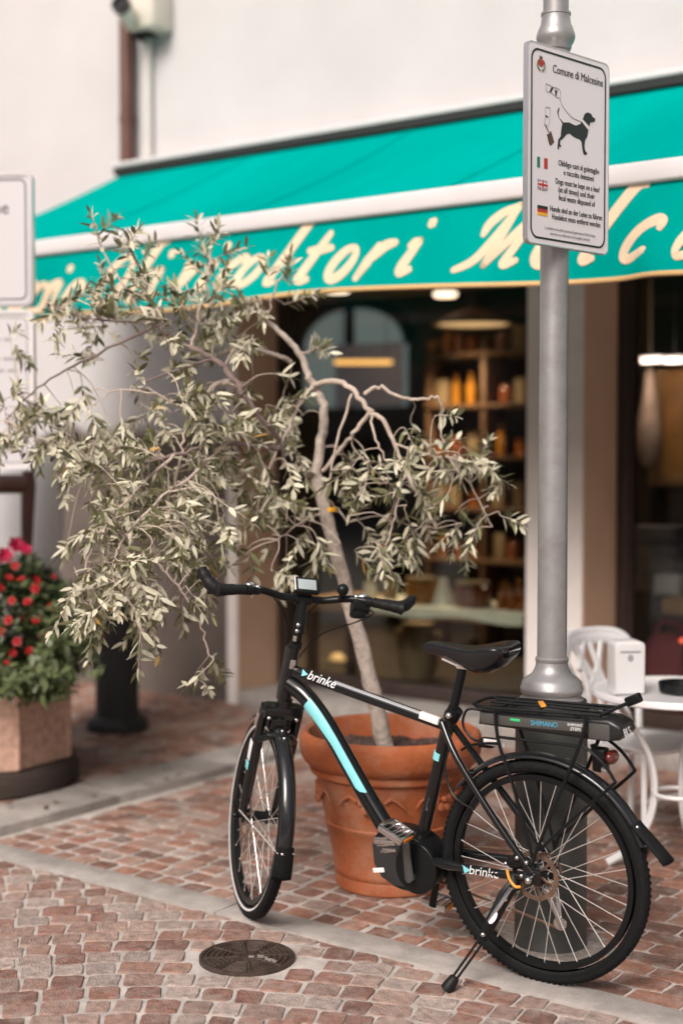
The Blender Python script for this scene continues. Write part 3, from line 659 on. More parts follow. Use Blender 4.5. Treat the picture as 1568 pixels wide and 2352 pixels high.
poly('dog_silhouette', M['ink'], dog)
poly('dog_collar', M['signwhite'], [(0.648, 0.333), (0.664, 0.322), (0.748, 0.351), (0.735, 0.369)], 0.0018)
def line(name, m, pts, wd, z=0.001):
    b = MB(); b.tube([SM @ Vector((*spx(*p), z)) for p in smooth([Vector((p[0], p[1])) for p in pts], 5)], wd, 6); return b.build(name, m, ds)
line('leash', M['greyink'], [(0.382, 0.24), (0.396, 0.268), (0.451, 0.298), (0.535, 0.326), (0.648, 0.335)], 0.0010)
line('hand_outline', M['greyink'], [(0.211, 0.19), (0.299, 0.198), (0.354, 0.199), (0.385, 0.21), (0.382, 0.24), (0.341, 0.244), (0.272, 0.229), (0.218, 0.227), (0.211, 0.19)], 0.0009)
poly('sleeve_cuff', M['ink'], [(0.281, 0.201), (0.303, 0.201), (0.277, 0.227), (0.253, 0.228)])
poly('fingers', M['ink'], [(0.32, 0.21), (0.357, 0.21), (0.338, 0.218), (0.354, 0.221), (0.335, 0.228), (0.349, 0.235), (0.327, 0.237)])
line('scoop_arm_outline', M['greyink'], [(0.208, 0.309), (0.259, 0.308), (0.257, 0.346), (0.24, 0.397), (0.199, 0.392), (0.206, 0.351), (0.208, 0.309)], 0.0009)
poly('scoop_cuff', M['ink'], [(0.206, 0.346), (0.243, 0.353), (0.241, 0.361), (0.208, 0.357)])
line('scoop_handle', M['brownink'], [(0.199, 0.395), (0.226, 0.413), (0.254, 0.434)], 0.0016)
poly('scoop', M['brownink'], [(0.228, 0.444), (0.258, 0.436), (0.276, 0.421), (0.317, 0.474), (0.274, 0.498), (0.255, 0.488)])
poly('green_stripe', M['green'], [(0.115, 0.565), (0.148, 0.565), (0.148, 0.618), (0.115, 0.618)])
poly('red_stripe', M['red'], [(0.198, 0.565), (0.239, 0.565), (0.239, 0.618), (0.198, 0.618)])
FA, FB, FC_, FD = 0.122, 0.236, 0.677, 0.727; fm, fn = (FA+FB)/2, (FC_+FD)/2
poly('union_flag', M['blue'], [(FA, FC_), (FB, FC_), (FB, FD), (FA, FD)])
for z, m, wd in ((0.0014, 'white', 0.0062), (0.0018, 'red', 0.0026)):
    for p, q in (((FA, FC_), (FB, FD)), ((FA, FD), (FB, FC_))):
        b = MB(); A, B = Vector((*spx(*p), 0)), Vector((*spx(*q), 0)); d = (B-A).normalized(); nrm = Vector((-d.y, d.x, 0))*wd/2; A += d*0.003; B -= d*0.003
        b.prism([(A+nrm)[:2], (A-nrm)[:2], (B-nrm)[:2], (B+nrm)[:2]], z-0.0003*(1 if q[1] > 0.7 else 2), z+(0.00005 if q[1] > 0.7 else 0), SM); b.build('flag_diagonal', M[m], ds)
for z, m, k in ((0.0022, 'white', 1.8), (0.0026, 'red', 1.0)):
    poly('flag_cross', M[m], [(fm-0.009*k, FC_), (fm+0.009*k, FC_), (fm+0.009*k, FD), (fm-0.009*k, FD)], z)
    poly('flag_cross', M[m], [(FA, fn-0.0062*k), (FB, fn-0.0062*k), (FB, fn+0.0062*k), (FA, fn+0.0062*k)], z+0.0002)
for m, v0 in (('ink', 0.806), ('red', 0.8228), ('yellow', 0.8396)): poly('flag_band', M[m], [(0.122, v0), (0.242, v0), (0.242, v0+0.0166), (0.122, v0+0.0166)])
poly('crest_shield', M['red'], [(0.124, 0.079), (0.182, 0.079), (0.182, 0.105), (0.153, 0.116), (0.124, 0.105)], 0.0016)
poly('crest_crown', M['brownink'], [(0.134, 0.060), (0.144, 0.067), (0.153, 0.058), (0.162, 0.067), (0.172, 0.060), (0.168, 0.077), (0.138, 0.077)])
b = MB()
for s_ in (-1, 1): b.tube([SM @ Vector((*spx(0.153+s_*0.043*math.sin(t), 0.106-0.028*math.cos(t)), 0.001)) for t in np.linspace(0.7, 2.9, 9)], 0.0026, 6)
b.build('crest_wreath', M['laurel'], ds)
b = MB()
for v in (0.17, 0.83):
    x, y = spx(0.33, v); b.box(SM @ Vector((x, y, -0.045)), (0.05, 0.05, 0.03), mx=SM.to_3x3().to_4x4())
b.build('mounting_bracket', M['signedge'], ds)

# ================================================================== notice board at the left edge
NP, NQ = atD(75, 395, 6.6), atD(75, 705, 6.6)
ax = Vector((0.86, 0.51, 0)).normalized(); az = Vector((ax.y, -ax.x, 0))
NM = Matrix(((ax.x, 0, az.x, 0), (ax.y, 0, az.y, 0), (0, 1, 0, 0), (0, 0, 0, 1)))
NW = 1.0; nc = NP - ax*NW/2
nb = empty('notice_board', (nc.x, nc.y, 0), 'tall white notice board of two framed panels, cut by the left edge of the photo', 'notice board')
for z0, z1 in ((2.372, 2.992), (1.612, 2.355)):
    w_, h_ = NW, z1-z0; mx = Matrix.Translation((0, 0, (z0+z1)/2)) @ NM
    b = MB(); b.prism(rrect(w_-0.03, h_-0.03, 0.03), -0.012, 0.0, mx); pn = b.build('panel', M['boardwhite'], nb)
    b = MB(); frame_prism(b, rrect(w_, h_, 0.035), rrect(w_-0.032, h_-0.032, 0.025), -0.03, 0.006, mx); b.build('frame', M['whitemetal'] if z0 < 2 else M['signedge'], pn)
    b = MB(); frame_prism(b, rrect(w_-0.062, h_-0.062, 0.03), rrect(w_-0.074, h_-0.074, 0.026), 0.0002, 0.0014, mx); b.build('border_line', M['ink'] if z0 > 2 else M['greyink'], pn)
    if z0 > 2:
        b = MB(); b.text('Comune di Malcesine', 0.085, mx @ Matrix.Translation((0.388, 0.145, 0.001)), ax='RIGHT', sx=0.95); b.build('heading', M['ink'], pn)
    else:
        b = MB()
        for k, (yy, wdt) in enumerate(((0.235, 0.30), (0.145, 0.42), (0.09, 0.25))):
            xx = 0.41-wdt
            while xx < 0.40:
                l = rg.uniform(0.02, 0.06); b.box(mx @ Vector((xx+l/2, yy, 0.001)), (l, 0.014, 0.001), mx=NM.to_3x3().to_4x4()); xx += l+0.016
        b.build('faded_text', M['greyink'], pn)
b = MB()
for s_ in (-0.30, 0.27):
    b = MB(); c = NM @ Vector((s_, 0, -0.055)); b.tube([(c.x, c.y, 0), (c.x, c.y, 2.95)], 0.03, 14); b.build('post', M['whitemetal'], nb)

# brown railing frame seen under the board
rl = empty('brown_railing', atD(40, 1500, 7.55).to_tuple()[:2]+(0,), 'dark brown rail with bent end seen below the notice board', 'railing')
a_, c_ = atD(-40, 1112, 7.55), atD(66, 1112, 7.55)
b = MB(); b.tube([a_, c_], 0.052, 12); bw(b, 'top_rail', M['brownpipe'], rl)
b = MB(); e_ = atD(62, 1250, 7.55); b.tube([c_+Vector((0, 0, 0.07)), c_, e_, (e_.x, e_.y, 0.02)], [0.03, 0.04, 0.03, 0.03], 12); bw(b, 'post', M['brownpipe'], rl)
# pale tapered pillar behind it
uc = atD(50, 1300, 8.15)
ur = empty('white_urn', (uc.x, uc.y, 0.034), 'large white rounded container tapering downwards behind the flowers and notice board', 'container')
b = MB(); b.lathe([(0.0001, 0.02), (0.14, 0.02), (0.155, 0.50), (0.19, 0.80), (0.235, 1.02), (0.262, 1.28), (0.270, 1.50), (0.262, 1.68), (0.24, 1.78), (0.235, 1.80), (0.225, 1.78), (0.2, 1.6), (0.0001, 1.55)], 32); b.build('body', M['furniture'], ur)
b = MB(); b.lathe([(0.0001, 0.0), (0.2, 0.0), (0.2, 0.03), (0.14, 0.05)], 32); b.build('foot', M['furniture'], ur); ur.scale = (0.92, 0.92, 0.95)

# dark post in the shade of the wall
bp_ = atZ(270, 1690, 0.0)
bo = empty('dark_bollard', (bp_.x, bp_.y, 0.034), 'dark round post with flared foot in the shade between planter and shop wall', 'bollard')
b = MB(); b.lathe([(0.135, 0.09), (0.128, 0.12), (0.125, 0.70), (0.125, 0.74), (0.11, 0.79), (0.0001, 0.81)], 24); b.build('post', M['bollard'], bo)
b = MB(); b.lathe([(0.185, 0.0), (0.185, 0.05), (0.17, 0.075), (0.135, 0.095)], 24); b.build('flared_foot', M['bollard'], bo)

# ================================================================== stone planter with flowers
fx, fy = -5.70, 4.63
pl = empty('stone_planter', (fx, fy, 0.034), 'pink grained stone octagonal planter on a dark round base, full of red flowers', 'planter')
b = MB(); n = 8; a0 = R(-15); vs = []; prof = [(0.46, 0.13), (0.485, 0.14), (0.492, 0.58), (0.492, 0.62), (0.43, 0.62), (0.42, 0.54)]
for k in range(n):
    for r_, z_ in prof:
        vs.append((r_*math.cos(a0+k*math.pi/4), r_*math.sin(a0+k*math.pi/4), z_))
m_ = len(prof); fs = [(k*m_+i, ((k+1) % n)*m_+i, ((k+1) % n)*m_+i+1, k*m_+i+1) for k in range(n) for i in range(m_-1)]
fs.append(tuple(k*m_ for k in reversed(range(n)))); fs.append(tuple(k*m_+m_-1 for k in range(n)))
b.add(vs, fs, False); b.build('stone_body', M['stone'], pl)
for k in range(n):
    b = MB(); t = a0+k*math.pi/4; b.tube([(0.484*math.cos(t), 0.484*math.sin(t), 0.145), (0.490*math.cos(t), 0.490*math.sin(t), 0.60)], 0.013, 8); b.build('corner_bead', M['stone'], pl)
b = MB(); b.lathe([(0.0001, 0.004), (0.50, 0.004), (0.515, 0.02), (0.515, 0.085), (0.50, 0.115), (0.48, 0.132), (0.0001, 0.134)], 40); b.build('round_base', M['basewood'], pl)

def leaf_blade(mb, p, d, nrm, L, W, a, fold=0.25):
    """a folded lance leaf: d = direction, nrm = upper side"""
    side = d.cross(nrm)
    if side.length < 1e-5: side = d.orthogonal()
    side.normalize(); up = side.cross(d).normalized()
    q1 = p + d*L*0.30; q2 = p + d*L*0.68 - up*L*0.02; tip = p + d*L - up*L*0.07
    w1 = W*0.5; f = up*W*fold*0.5
    mb.add([p, q1+side*w1+f, q1, q1-side*w1+f, q2+side*w1*0.85+f, q2, q2-side*w1*0.85+f, tip],
           [(0, 2, 1), (0, 3, 2), (1, 2, 5, 4), (2, 3, 6, 5), (4, 5, 7), (5, 6, 7)], True, a)
fp = empty('flowering_plant', (fx, fy, 0.62), 'bushy green plant with red and crimson flowers spilling over the stone planter', 'flowers')
lf = MB(); st = MB(); rf = random.Random(5); tips = []
for k in range(720):
    th = rf.uniform(0, 6.283); u = rf.random()**0.6
    zc = rf.uniform(-0.12, 0.50); rad = (0.56*math.sqrt(max(0.05, 1-((zc-0.14)/0.42)**2)))*(0.55+0.45*u)
    p = Vector((rad*math.cos(th), rad*math.sin(th), zc))
    out = Vector((math.cos(th), math.sin(th), 0.4)).normalized()
    if k % 6 == 0: st.tube([(0.1*math.cos(th), 0.1*math.sin(th), 0.0), (p.x*0.6, p.y*0.6, zc*0.7+0.1), p], 0.004, 5, a=0.5)
    for q in range(9):
        d = (out + Vector((rf.gauss(0, 0.7), rf.gauss(0, 0.7), rf.gauss(-0.15, 0.5)))).normalized()
        leaf_blade(lf, p+Vector((rf.gauss(0, .02), rf.gauss(0, .02), rf.gauss(0, .02))), d, (Vector((0, 0, 1))+out*0.5).normalized(), rf.uniform(0.045, 0.085), rf.uniform(0.022, 0.036), rf.random())
    tips.append((p, out))
for k in range(45):
    p = atD(rf.gauss(160, 40), rf.gauss(1455, 40), 6.75+rf.gauss(0, .12)) - Vector(fp.location)
    if k % 3 == 0: st.tube([p*0.35, p*0.7+Vector((0, 0, 0.03)), p], 0.003, 5, a=0.5)
    for q in range(8):
        d = Vector((rf.gauss(0.2, 0.7), rf.gauss(-0.3, 0.7), rf.gauss(-0.2, 0.5))).normalized()
        leaf_blade(lf, p+Vector((rf.gauss(0, .02), rf.gauss(0, .02), rf.gauss(0, .02))), d, Vector((0.2, -0.3, 1)).normalized(), rf.uniform(0.045, 0.085), rf.uniform(0.022, 0.036), rf.random())
for k in range(60):
    p = atD(rf.gauss(60, 50), rf.uniform(1525, 1580), 6.52+rf.gauss(0, .05)) - Vector(fp.location)
    for q in range(8):
        d = Vector((rf.gauss(0.3, 0.6), rf.gauss(-0.4, 0.6), rf.gauss(-0.4, 0.5))).normalized()
        leaf_blade(lf, p+Vector((rf.gauss(0, .02), rf.gauss(0, .02), rf.gauss(0, .02))), d, Vector((0.3, -0.4, 0.8)).normalized(), rf.uniform(0.045, 0.08), rf.uniform(0.022, 0.034), rf.random())
lf.build('leaves', M['leaf2'], fp, auto=False); st.build('stems', M['stem'], fp)
def flower(p, out, size, m, rf):
    b = MB(); q = out.to_track_quat('Z', 'Y').to_matrix().to_4x4()
    for ring, (npet, rr, tilt) in enumerate(((6, size, 0.25), (5, size*0.7, 0.7), (4, size*0.4, 1.1))):
        for i in range(npet):
            t = i*6.283/npet + ring*0.5; d = Vector((math.cos(t)*math.cos(tilt), math.sin(t)*math.cos(tilt), math.sin(tilt)))
            s_ = Vector((-math.sin(t), math.cos(t), 0)); c = d*rr*0.5
            vs = [Vector((0, 0, 0)), c*0.9+s_*rr*0.42, d*rr+s_*rr*0.22+Vector((0, 0, -0.1*rr)), d*rr-s_*rr*0.22+Vector((0, 0, -0.1*rr)), c*0.9-s_*rr*0.42, c*1.05-Vector((0, 0, rr*0.08))]
            b.add([Matrix.Translation(p) @ q @ v for v in vs], [(0, 1, 5), (1, 2, 3, 5), (5, 3, 4), (0, 5, 4)], True)
    return b.build('flower', m, fp)
FL = [(118, 1392, 'red', .02), (142, 1480, 'red', .018), (28, 1380, 'red', 0), (98, 1462, 'red', 0), (30, 1500, 'red', 0), (60, 1570, 'red', 0), (8, 1575, 'red', 0), (110, 1560, 'red', .018), (5, 1450, 'red', 0), (38, 1252, 'pink', .050), (12, 1275, 'pink', .045), (62, 1262, 'pink', .03), (36, 1300, 'red', 0), (22, 1327, 'red', 0), (50, 1330, 'red', 0), (85, 1333, 'red', 0), (82, 1352, 'red', 0), (64, 1382, 'red', 0), (20, 1425, 'red', 0), (50, 1420, 'red', 0), (84, 1424, 'red', 0), (40, 1474, 'red', 0), (68, 1494, 'red', 0), (15, 1524, 'red', 0), (46, 1548, 'red', 0), (78, 1534, 'red', 0), (74, 1590, 'red', .026), (132, 1530, 'red', .016), (124, 1325, 'red', .018), (190, 1442, 'palepink', .016), (222, 1466, 'palepink', .017), (238, 1462, 'red', .018), (168, 1452, 'palepink', .012), (2, 1350, 'red', 0), (106, 1500, 'red', .014), (165, 1410, 'red', .012), (-30, 1380, 'red', 0), (-25, 1470, 'red', 0), (-40, 1300, 'pink', .04)]
dd = Vector((fx, fy, 0)) - Vector((0, 0, CAMH)); D0 = dd.dot(_F)
for px, py, m, s_ in FL:
    off = math.hypot((px+20)/235.0, (py-1420)/210.0)
    p = atD(px, py, D0 - 0.55*math.sqrt(max(0.03, 1-min(1, off)**2)))
    lp_ = p - Vector(fp.location); out = (_C - p).normalized()*0.7 + Vector((rf.gauss(0, .3), rf.gauss(0, .3), 0.35+rf.gauss(0, .2)))
    flower(lp_, out.normalized(), (s_ or rf.uniform(0.022, 0.028))*0.9, M['palepink' if m == 'palepink' else 'pink' if m == 'pink' else 'petal'], rf)

# ================================================================== terracotta pot
tx, ty = -3.122, 4.56
tp = empty('terracotta_pot', (tx, ty, 0), 'big terracotta pot with thick rolled rim holding the olive tree', 'plant pot')
b = MB(); b.lathe([(0.0001, 0.004), (0.205, 0.004), (0.213, 0.012), (0.216, 0.05), (0.213, 0.058), (0.219, 0.064), (0.222, 0.085), (0.219, 0.092), (0.250, 0.245), (0.256, 0.252), (0.258, 0.262), (0.254, 0.268), (0.292, 0.442), (0.302, 0.448), (0.312, 0.454), (0.316, 0.468), (0.312, 0.482), (0.320, 0.486), (0.336, 0.496), (0.350, 0.520), (0.357, 0.555), (0.357, 0.585), (0.350, 0.603), (0.335, 0.612), (0.320, 0.606), (0.312, 0.585), (0.305, 0.52), (0.0001, 0.50)], 72); b.build('pot_body', M['terracotta'], tp)
b = MB()
nr, na = 8, 40; vs = [(0, 0, 0.525)]
for i in range(1, nr+1):
    for j in range(na):
        r_ = 0.306*i/nr; t = j*6.283/na; vs.append((r_*math.cos(t), r_*math.sin(t), 0.523+rf.uniform(-0.013, 0.013)))
fs = [(0, 1+j, 1+(j+1) % na) for j in range(na)] + [(1+(i-1)*na+j, 1+i*na+j, 1+i*na+(j+1) % na, 1+(i-1)*na+(j+1) % na) for i in range(1, nr) for j in range(na)]
b.add(vs, fs, True)
for k in range(130):
    r_ = 0.29*math.sqrt(rf.random()); t = rf.uniform(0, 6.283); s_ = rf.uniform(0.006, 0.017)
    b.ball((r_*math.cos(t), r_*math.sin(t), 0.528), s_, 5, (1, rf.uniform(.6, 1.2), rf.uniform(.5, 1)))
b.build('soil', M['soil'], tp)
for k in range(6):
    t = R(-95 - 36) + k*R(60); b = MB(); rr = 0.282; mx = Matrix.Rotation(t, 4, 'Z') @ Matrix.Translation((rr, 0, 0.385)) @ Matrix.Rotation(R(-12), 4, 'Y') @ Matrix.Rotation(R(90), 4, 'Y')
    st_ = len(b.v)
    for i in range(6): b.ball((0.031*math.cos(i*1.047), 0.031*math.sin(i*1.047), 0.0), 0.017, 6, (1.2, 1.2, 0.5))
    b.ball((0, 0, 0.006), 0.014, 6)
    b.tube([(0.055, 0.0, 0.0), (0.08, 0.018, 0.0), (0.105, 0.008, -0.008), (0.128, -0.014, -0.018)], [0.006, 0.008, 0.006, 0.003], 6); b.tube([(-0.055, 0.0, 0.0), (-0.08, 0.018, -0.002), (-0.105, 0.008, -0.010), (-0.128, -0.014, -0.018)], [0.006, 0.008, 0.006, 0.003], 6)
    b.xf(mx @ Matrix.Rotation(R(90), 4, 'Z')); b.build('relief_flower', M['terracotta'], tp)
# ================================================================== bicycle  (local: x forward, y left, z up; origin under the rear axle)
bk = empty('bicycle', (-2.125, 3.970, 0.010), 'black electric bicycle with pale cyan stripe leaning on its kickstand beside the lamp post', 'bicycle', rot=(R(-3), 0, R(182)))
V = Vector
def arc(cx, cz, r_, a0, a1, n=24, y=0.0): return [V((cx+r_*math.cos(R(a)), y, cz+r_*math.sin(R(a)))) for a in np.linspace(a0, a1, n)]
YX = Matrix(((1, 0, 0, 0), (0, 0, -1, 0), (0, 1, 0, 0), (0, 0, 0, 1)))   # prism plane (x,y) -> (x,z), extrude z -> -y
# ---- frame
b = MB()
b.tube([(0.945, 0, 0.918), (0.335, 0, 0.790)], [0.0205, 0.0185], 20)
b.tube(smooth([(0.968, 0, 0.872), (0.904, 0, 0.836), (0.842, 0, 0.774), (0.789, 0, 0.705), (0.729, 0, 0.617), (0.652, 0, 0.505), (0.572, 0, 0.400)], 5), 0.0315, 20)
b.tube([(0.318, 0, 0.838), (0.452, 0, 0.36)], 0.0215, 20)
b.tube([(0.948, 0, 1.005), (0.998, 0, 0.815)], 0.027, 20)
for s in (-1, 1):
    b.tube(smooth([(0.41, s*0.045, 0.345), (0.30, s*0.062, 0.348), (0.10, s*0.073, 0.355), (0.0, s*0.072, 0.360)], 4), [0.017]*5+[0.014]*8, 12)
    b.tube(smooth([(0.340, s*0.022, 0.805), (0.27, s*0.05, 0.70), (0.12, s*0.068, 0.515), (0.0, s*0.070, 0.375)], 4), 0.0115, 12)
    b.rbox((0.0, s*0.071, 0.365), (0.06, 0.012, 0.055), 0.005)
b.tube([(0.235, -0.055, 0.655), (0.235, 0.055, 0.655)], 0.009, 8)
fr = b.build('frame', M['paint'], bk)
# cyan stripe on the down tube: a band lying on the left upper flank of the tube
dt = smooth([(0.885, 0, 0.818), (0.842, 0, 0.774), (0.789, 0, 0.705), (0.729, 0, 0.617), (0.662, 0, 0.519)], 6); b = MB(); vs = []; k = len(dt)
for i, p in enumerate(dt):
    d = (dt[min(i+1, k-1)]-dt[max(i-1, 0)]).normalized(); n_ = V((0, 1, 0)); u_ = d.cross(n_)*-1
    e = min(1.0, min(i, k-1-i)/1.5); lo = -48; hi = lo+(52+46*max(0, 1-i/(k*0.55)))*(0.2+0.8*e)
    for a in np.linspace(lo, hi, 7): vs.append(p + (n_*math.cos(R(a)) - u_*math.sin(R(a)))*0.0323)
b.add(vs, [(i*7+j, i*7+j+1, (i+1)*7+j+1, (i+1)*7+j) for i in range(k-1) for j in range(6)], True); b.build('cyan_stripe', M['cyan'], fr)
b = MB(); A_, B_ = V((0.775, 0, 0.8823)), V((0.425, 0, 0.8089)); d_ = (B_-A_).normalized(); vs = []  # pale band painted along the top tube as its sky highlight
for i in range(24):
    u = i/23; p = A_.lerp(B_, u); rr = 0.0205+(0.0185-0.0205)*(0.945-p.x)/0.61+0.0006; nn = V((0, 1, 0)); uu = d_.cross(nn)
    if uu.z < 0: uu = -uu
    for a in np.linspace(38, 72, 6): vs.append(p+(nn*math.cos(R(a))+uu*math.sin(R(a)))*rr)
b.add(vs, [(i*6+j, i*6+j+1, (i+1)*6+j+1, (i+1)*6+j) for i in range(23) for j in range(5)], True); b.build('painted_highlight', M['silver'], fr)
def side_text(body, c, d, size, m, par, yoff, name='lettering', shear=0.0, roll=0.0, ax='CENTER', sx=1.0, side=1):
    """text on the left flank: reading direction d (towards the rear), facing +y"""
    d = V(d).normalized(); n_ = V((0, side, 0)); n_ = (Matrix.Rotation(R(roll), 3, d) @ n_); u_ = n_.cross(d)
    mx = Matrix(((d.x, u_.x, n_.x, c[0]+n_.x*yoff), (d.y, u_.y, n_.y, c[1]+n_.y*yoff), (d.z, u_.z, n_.z, c[2]+n_.z*yoff), (0, 0, 0, 1)))
    b = MB(); b.text(body, size, mx, shear=shear, ax=ax, sx=sx); return b.build(name, m, par)
side_text('brinke', (0.820, 0, 0.893), (-0.97, 0, -0.205), 0.046, M['white'], fr, 0.0205, roll=-28, shear=0.2)
side_text('brinke', (0.165, 0.068, 0.354), (-1, 0, 0.03), 0.042, M['white'], fr, 0.0165, shear=0.2)
def dart(c, d, L, yoff, roll=0.0):
    d = V(d).normalized(); n_ = Matrix.Rotation(R(roll), 3, d) @ V((0, 1, 0)); u_ = n_.cross(d)
    b = MB(); p = V(c)+n_*yoff; b.add([p+u_*L*0.45, p-u_*L*0.45+d*L*0.2, p+d*L], [(0, 1, 2)], False); b.build('cyan_arrow', M['cyan'], fr)
dart((0.905, 0, 0.911), (-0.97, 0, -0.205), 0.028, 0.0205, -28); dart((0.24, 0.068, 0.352), (-1, 0, 0.03), 0.03, 0.0168)
b = MB(); b.rbox((0.392, 0.012, 0.8125), (0.075, 0.0195, 0.024), 0.003, Matrix.Rotation(R(-12), 4, 'Y')); b.build('white_sticker', M['white'], fr)
b = MB(); b.tube([(0.367, 0, 0.675), (0.360, 0, 0.700)], 0.0226, 20); b.build('cyan_band', M['cyan'], fr)
for x, z in ((0.70, 0.575), (0.655, 0.518)): b = MB(); b.ball((x, 0.018, z+0.006), 0.007, 6); b.build('bottle_bolt', M['chrome'], fr)
b = MB(); b.tube([(0.300, 0, 0.85), (0.322, 0, 0.815)], 0.026, 18); b.tube([(0.305, -0.03, 0.835), (0.305, 0.036, 0.835)], 0.008, 10); cl = b.build('seat_clamp', M['satin'], bk)
b = MB(); b.ball((0.305, 0.038, 0.835), 0.011, 8); b.build('clamp_bolt', M['chrome'], cl)
# ---- seat post and saddle
b = MB(); b.tube([(0.318, 0, 0.82), (0.272, 0, 0.985)], 0.0155, 16); b.build('seat_post', M['satin'], bk)
b = MB(); b.rbox((0.262, 0, 1.000), (0.05, 0.04, 0.028), 0.006); b.tube([(0.335, -0.02, 1.015), (0.28, -0.021, 0.998), (0.20, -0.022, 1.00), (0.15, -0.03, 1.03)], 0.0038, 6); b.tube([(0.335, 0.02, 1.015), (0.28, 0.021, 0.998), (0.20, 0.022, 1.00), (0.15, 0.03, 1.03)], 0.0038, 6); b.build('saddle_rail', M['steel'], bk)
prof = [(0.412, 0.012, 1.040, 0.012), (0.402, 0.022, 1.050, 0.022), (0.37, 0.026, 1.054, 0.03), (0.32, 0.032, 1.051, 0.036), (0.26, 0.047, 1.047, 0.054), (0.21, 0.066, 1.052, 0.076), (0.165, 0.082, 1.062, 0.080), (0.13, 0.086, 1.068, 0.068), (0.105, 0.080, 1.068, 0.046), (0.092, 0.062, 1.062, 0.022)]
pf = smooth([V((p[0], p[1], p[2])) for p in prof], 4); hh = [float(np.interp(i/(len(pf)-1)*(len(prof)-1), range(len(prof)), [p[3] for p in prof])) for i in range(len(pf))]
b = MB(); na = 24; vs = []
for p, h in zip(pf, hh):
    for j in range(na):
        t = 2*math.pi*j/na; c, s = math.cos(t), math.sin(t)
        y = p.y*math.copysign(abs(c)**0.7, c); top = s > 0
        dz = (0.013*abs(s)**0.6*(1-0.55*(1-abs(c))**2*(1 if p.x < 0.34 else 0))) if top else -h*abs(s)**0.9
        vs.append((p.x, y, p.z+dz))
k = len(pf); fs = [(i*na+j, i*na+(j+1) % na, (i+1)*na+(j+1) % na, (i+1)*na+j) for i in range(k-1) for j in range(na)]
fs += [tuple(range(na)), tuple((k-1)*na+j for j in reversed(range(na)))]
b.add(vs, fs, True); b.build('saddle', M['leather'], bk, auto=False)
# ---- wheels (built round a local axle along y)
def wheel(front):
    b = MB(); q = Matrix.Rotation(R(90), 4, 'X')
    b.lathe([(0.293, -0.0125), (0.300, -0.0140), (0.3115, -0.0145), (0.3125, -0.010), (0.306, 0.0), (0.3125, 0.010), (0.3115, 0.0145), (0.300, 0.0140), (0.293, 0.0125)], 96, mx=q, closed=True)
    rim = b.build('front_wheel' if front else 'rear_wheel', M['satin'], bk)
    b = MB(); pr = [(0.3375+0.0222*math.cos(t), 0.0212*math.sin(t)) for t in np.linspace(-2.62, 2.62, 15)]; b.lathe(pr, 96, mx=q); ty_ = b.build('tyre', M['rubber'], rim)
    b = MB(); nt_ = 110
    for k in range(nt_):
        a = 2*math.pi*k/nt_
        for yy, da, L in ((-0.011, 0.0, 0.010), (0.011, 0.028, 0.010), (0.0, 0.014, 0.008)):
            c = V((0.3586*math.cos(a+da)*(1-abs(yy)*0.28), yy, 0.3586*math.sin(a+da)*(1-abs(yy)*0.28)))
            b.box(c, (0.0024, 0.007, L), mx=Matrix.Rotation(-(a+da), 4, 'Y'))
    b.build('tread', M['rubber'], rim)
    b = MB()
    for s in (-1, 1): b.lathe([(0.3255, s*0.0184), (0.3325, s*0.0212), (0.3330, s*0.0216), (0.3250, s*0.0190)], 96, mx=q, closed=True)
    if front: b.build('reflective_band', M['reflect'], rim)
    else: b.build('sidewall_band', M['satin'], rim)
    b = MB(); hr = 0.019 if front else 0.026
    b.lathe([(0.0001, -0.052), (0.012, -0.052), (hr+0.010, -0.036), (hr+0.010, -0.031), (hr, -0.024), (hr, 0.024), (hr+0.010, 0.031), (hr+0.010, 0.036), (0.012, 0.052), (0.0001, 0.052)], 24, mx=q); hub = b.build('hub', M['satin'], rim)
    n = 32; sp = None
    for k in range(n):
        a = 2*math.pi*k/n; s = 1 if k % 2 else -1; da = (0.95 if (k//2) % 2 else -0.95); r0 = hr+0.007
        p0 = V((r0*math.cos(a+da), s*0.033, r0*math.sin(a+da))); p1 = V((0.296*math.cos(a), s*0.004, 0.296*math.sin(a)))
        b = MB(); b.tube([p0, p1], 0.00135, 5); d = (p1-p0).normalized(); b.tube([p1-d*0.012, p1], 0.0022, 5)
        b.build('spoke', M['steel'], rim)
    return rim
rw = wheel(False); rw.location = (0, 0, 0.36)
for k in range(7):
    a = R(20+k*57); b = MB(); b.tube([(0.10*math.cos(a), 0.018*(1 if k % 2 else -1), 0.10*math.sin(a)), (0.25*math.cos(a), 0.008*(1 if k % 2 else -1), 0.25*math.sin(a))], 0.0032, 6)
b = MB(); q = Matrix.Rotation(R(90), 4, 'X')
# brake disc on the left
vs = []; fs = []; n = 60
for j in range(n):
    a = 2*math.pi*j/n
    for rr, yy in ((0.064, 0.047), (0.0795+0.0015*math.sin(10*a), 0.047), (0.0795+0.0015*math.sin(10*a), 0.049), (0.064, 0.049)): vs.append((rr*math.cos(a), yy, rr*math.sin(a)))
for j in range(n):
    for i in range(4): fs.append((j*4+i, j*4+(i+1) % 4, ((j+1) % n)*4+(i+1) % 4, ((j+1) % n)*4+i))
b.add(vs, fs, True)
for k in range(6):
    a = k*math.pi/3; b.tube([(0.018*math.cos(a), 0.048, 0.018*math.sin(a)), (0.042*math.cos(a+0.35), 0.048, 0.042*math.sin(a+0.35)), (0.067*math.cos(a+0.28), 0.048, 0.067*math.sin(a+0.28))], 0.0045, 6, flat=(V((0, 1, 0)), 0.3))
b.build('brake_disc', M['rust'], rw)
b = MB()
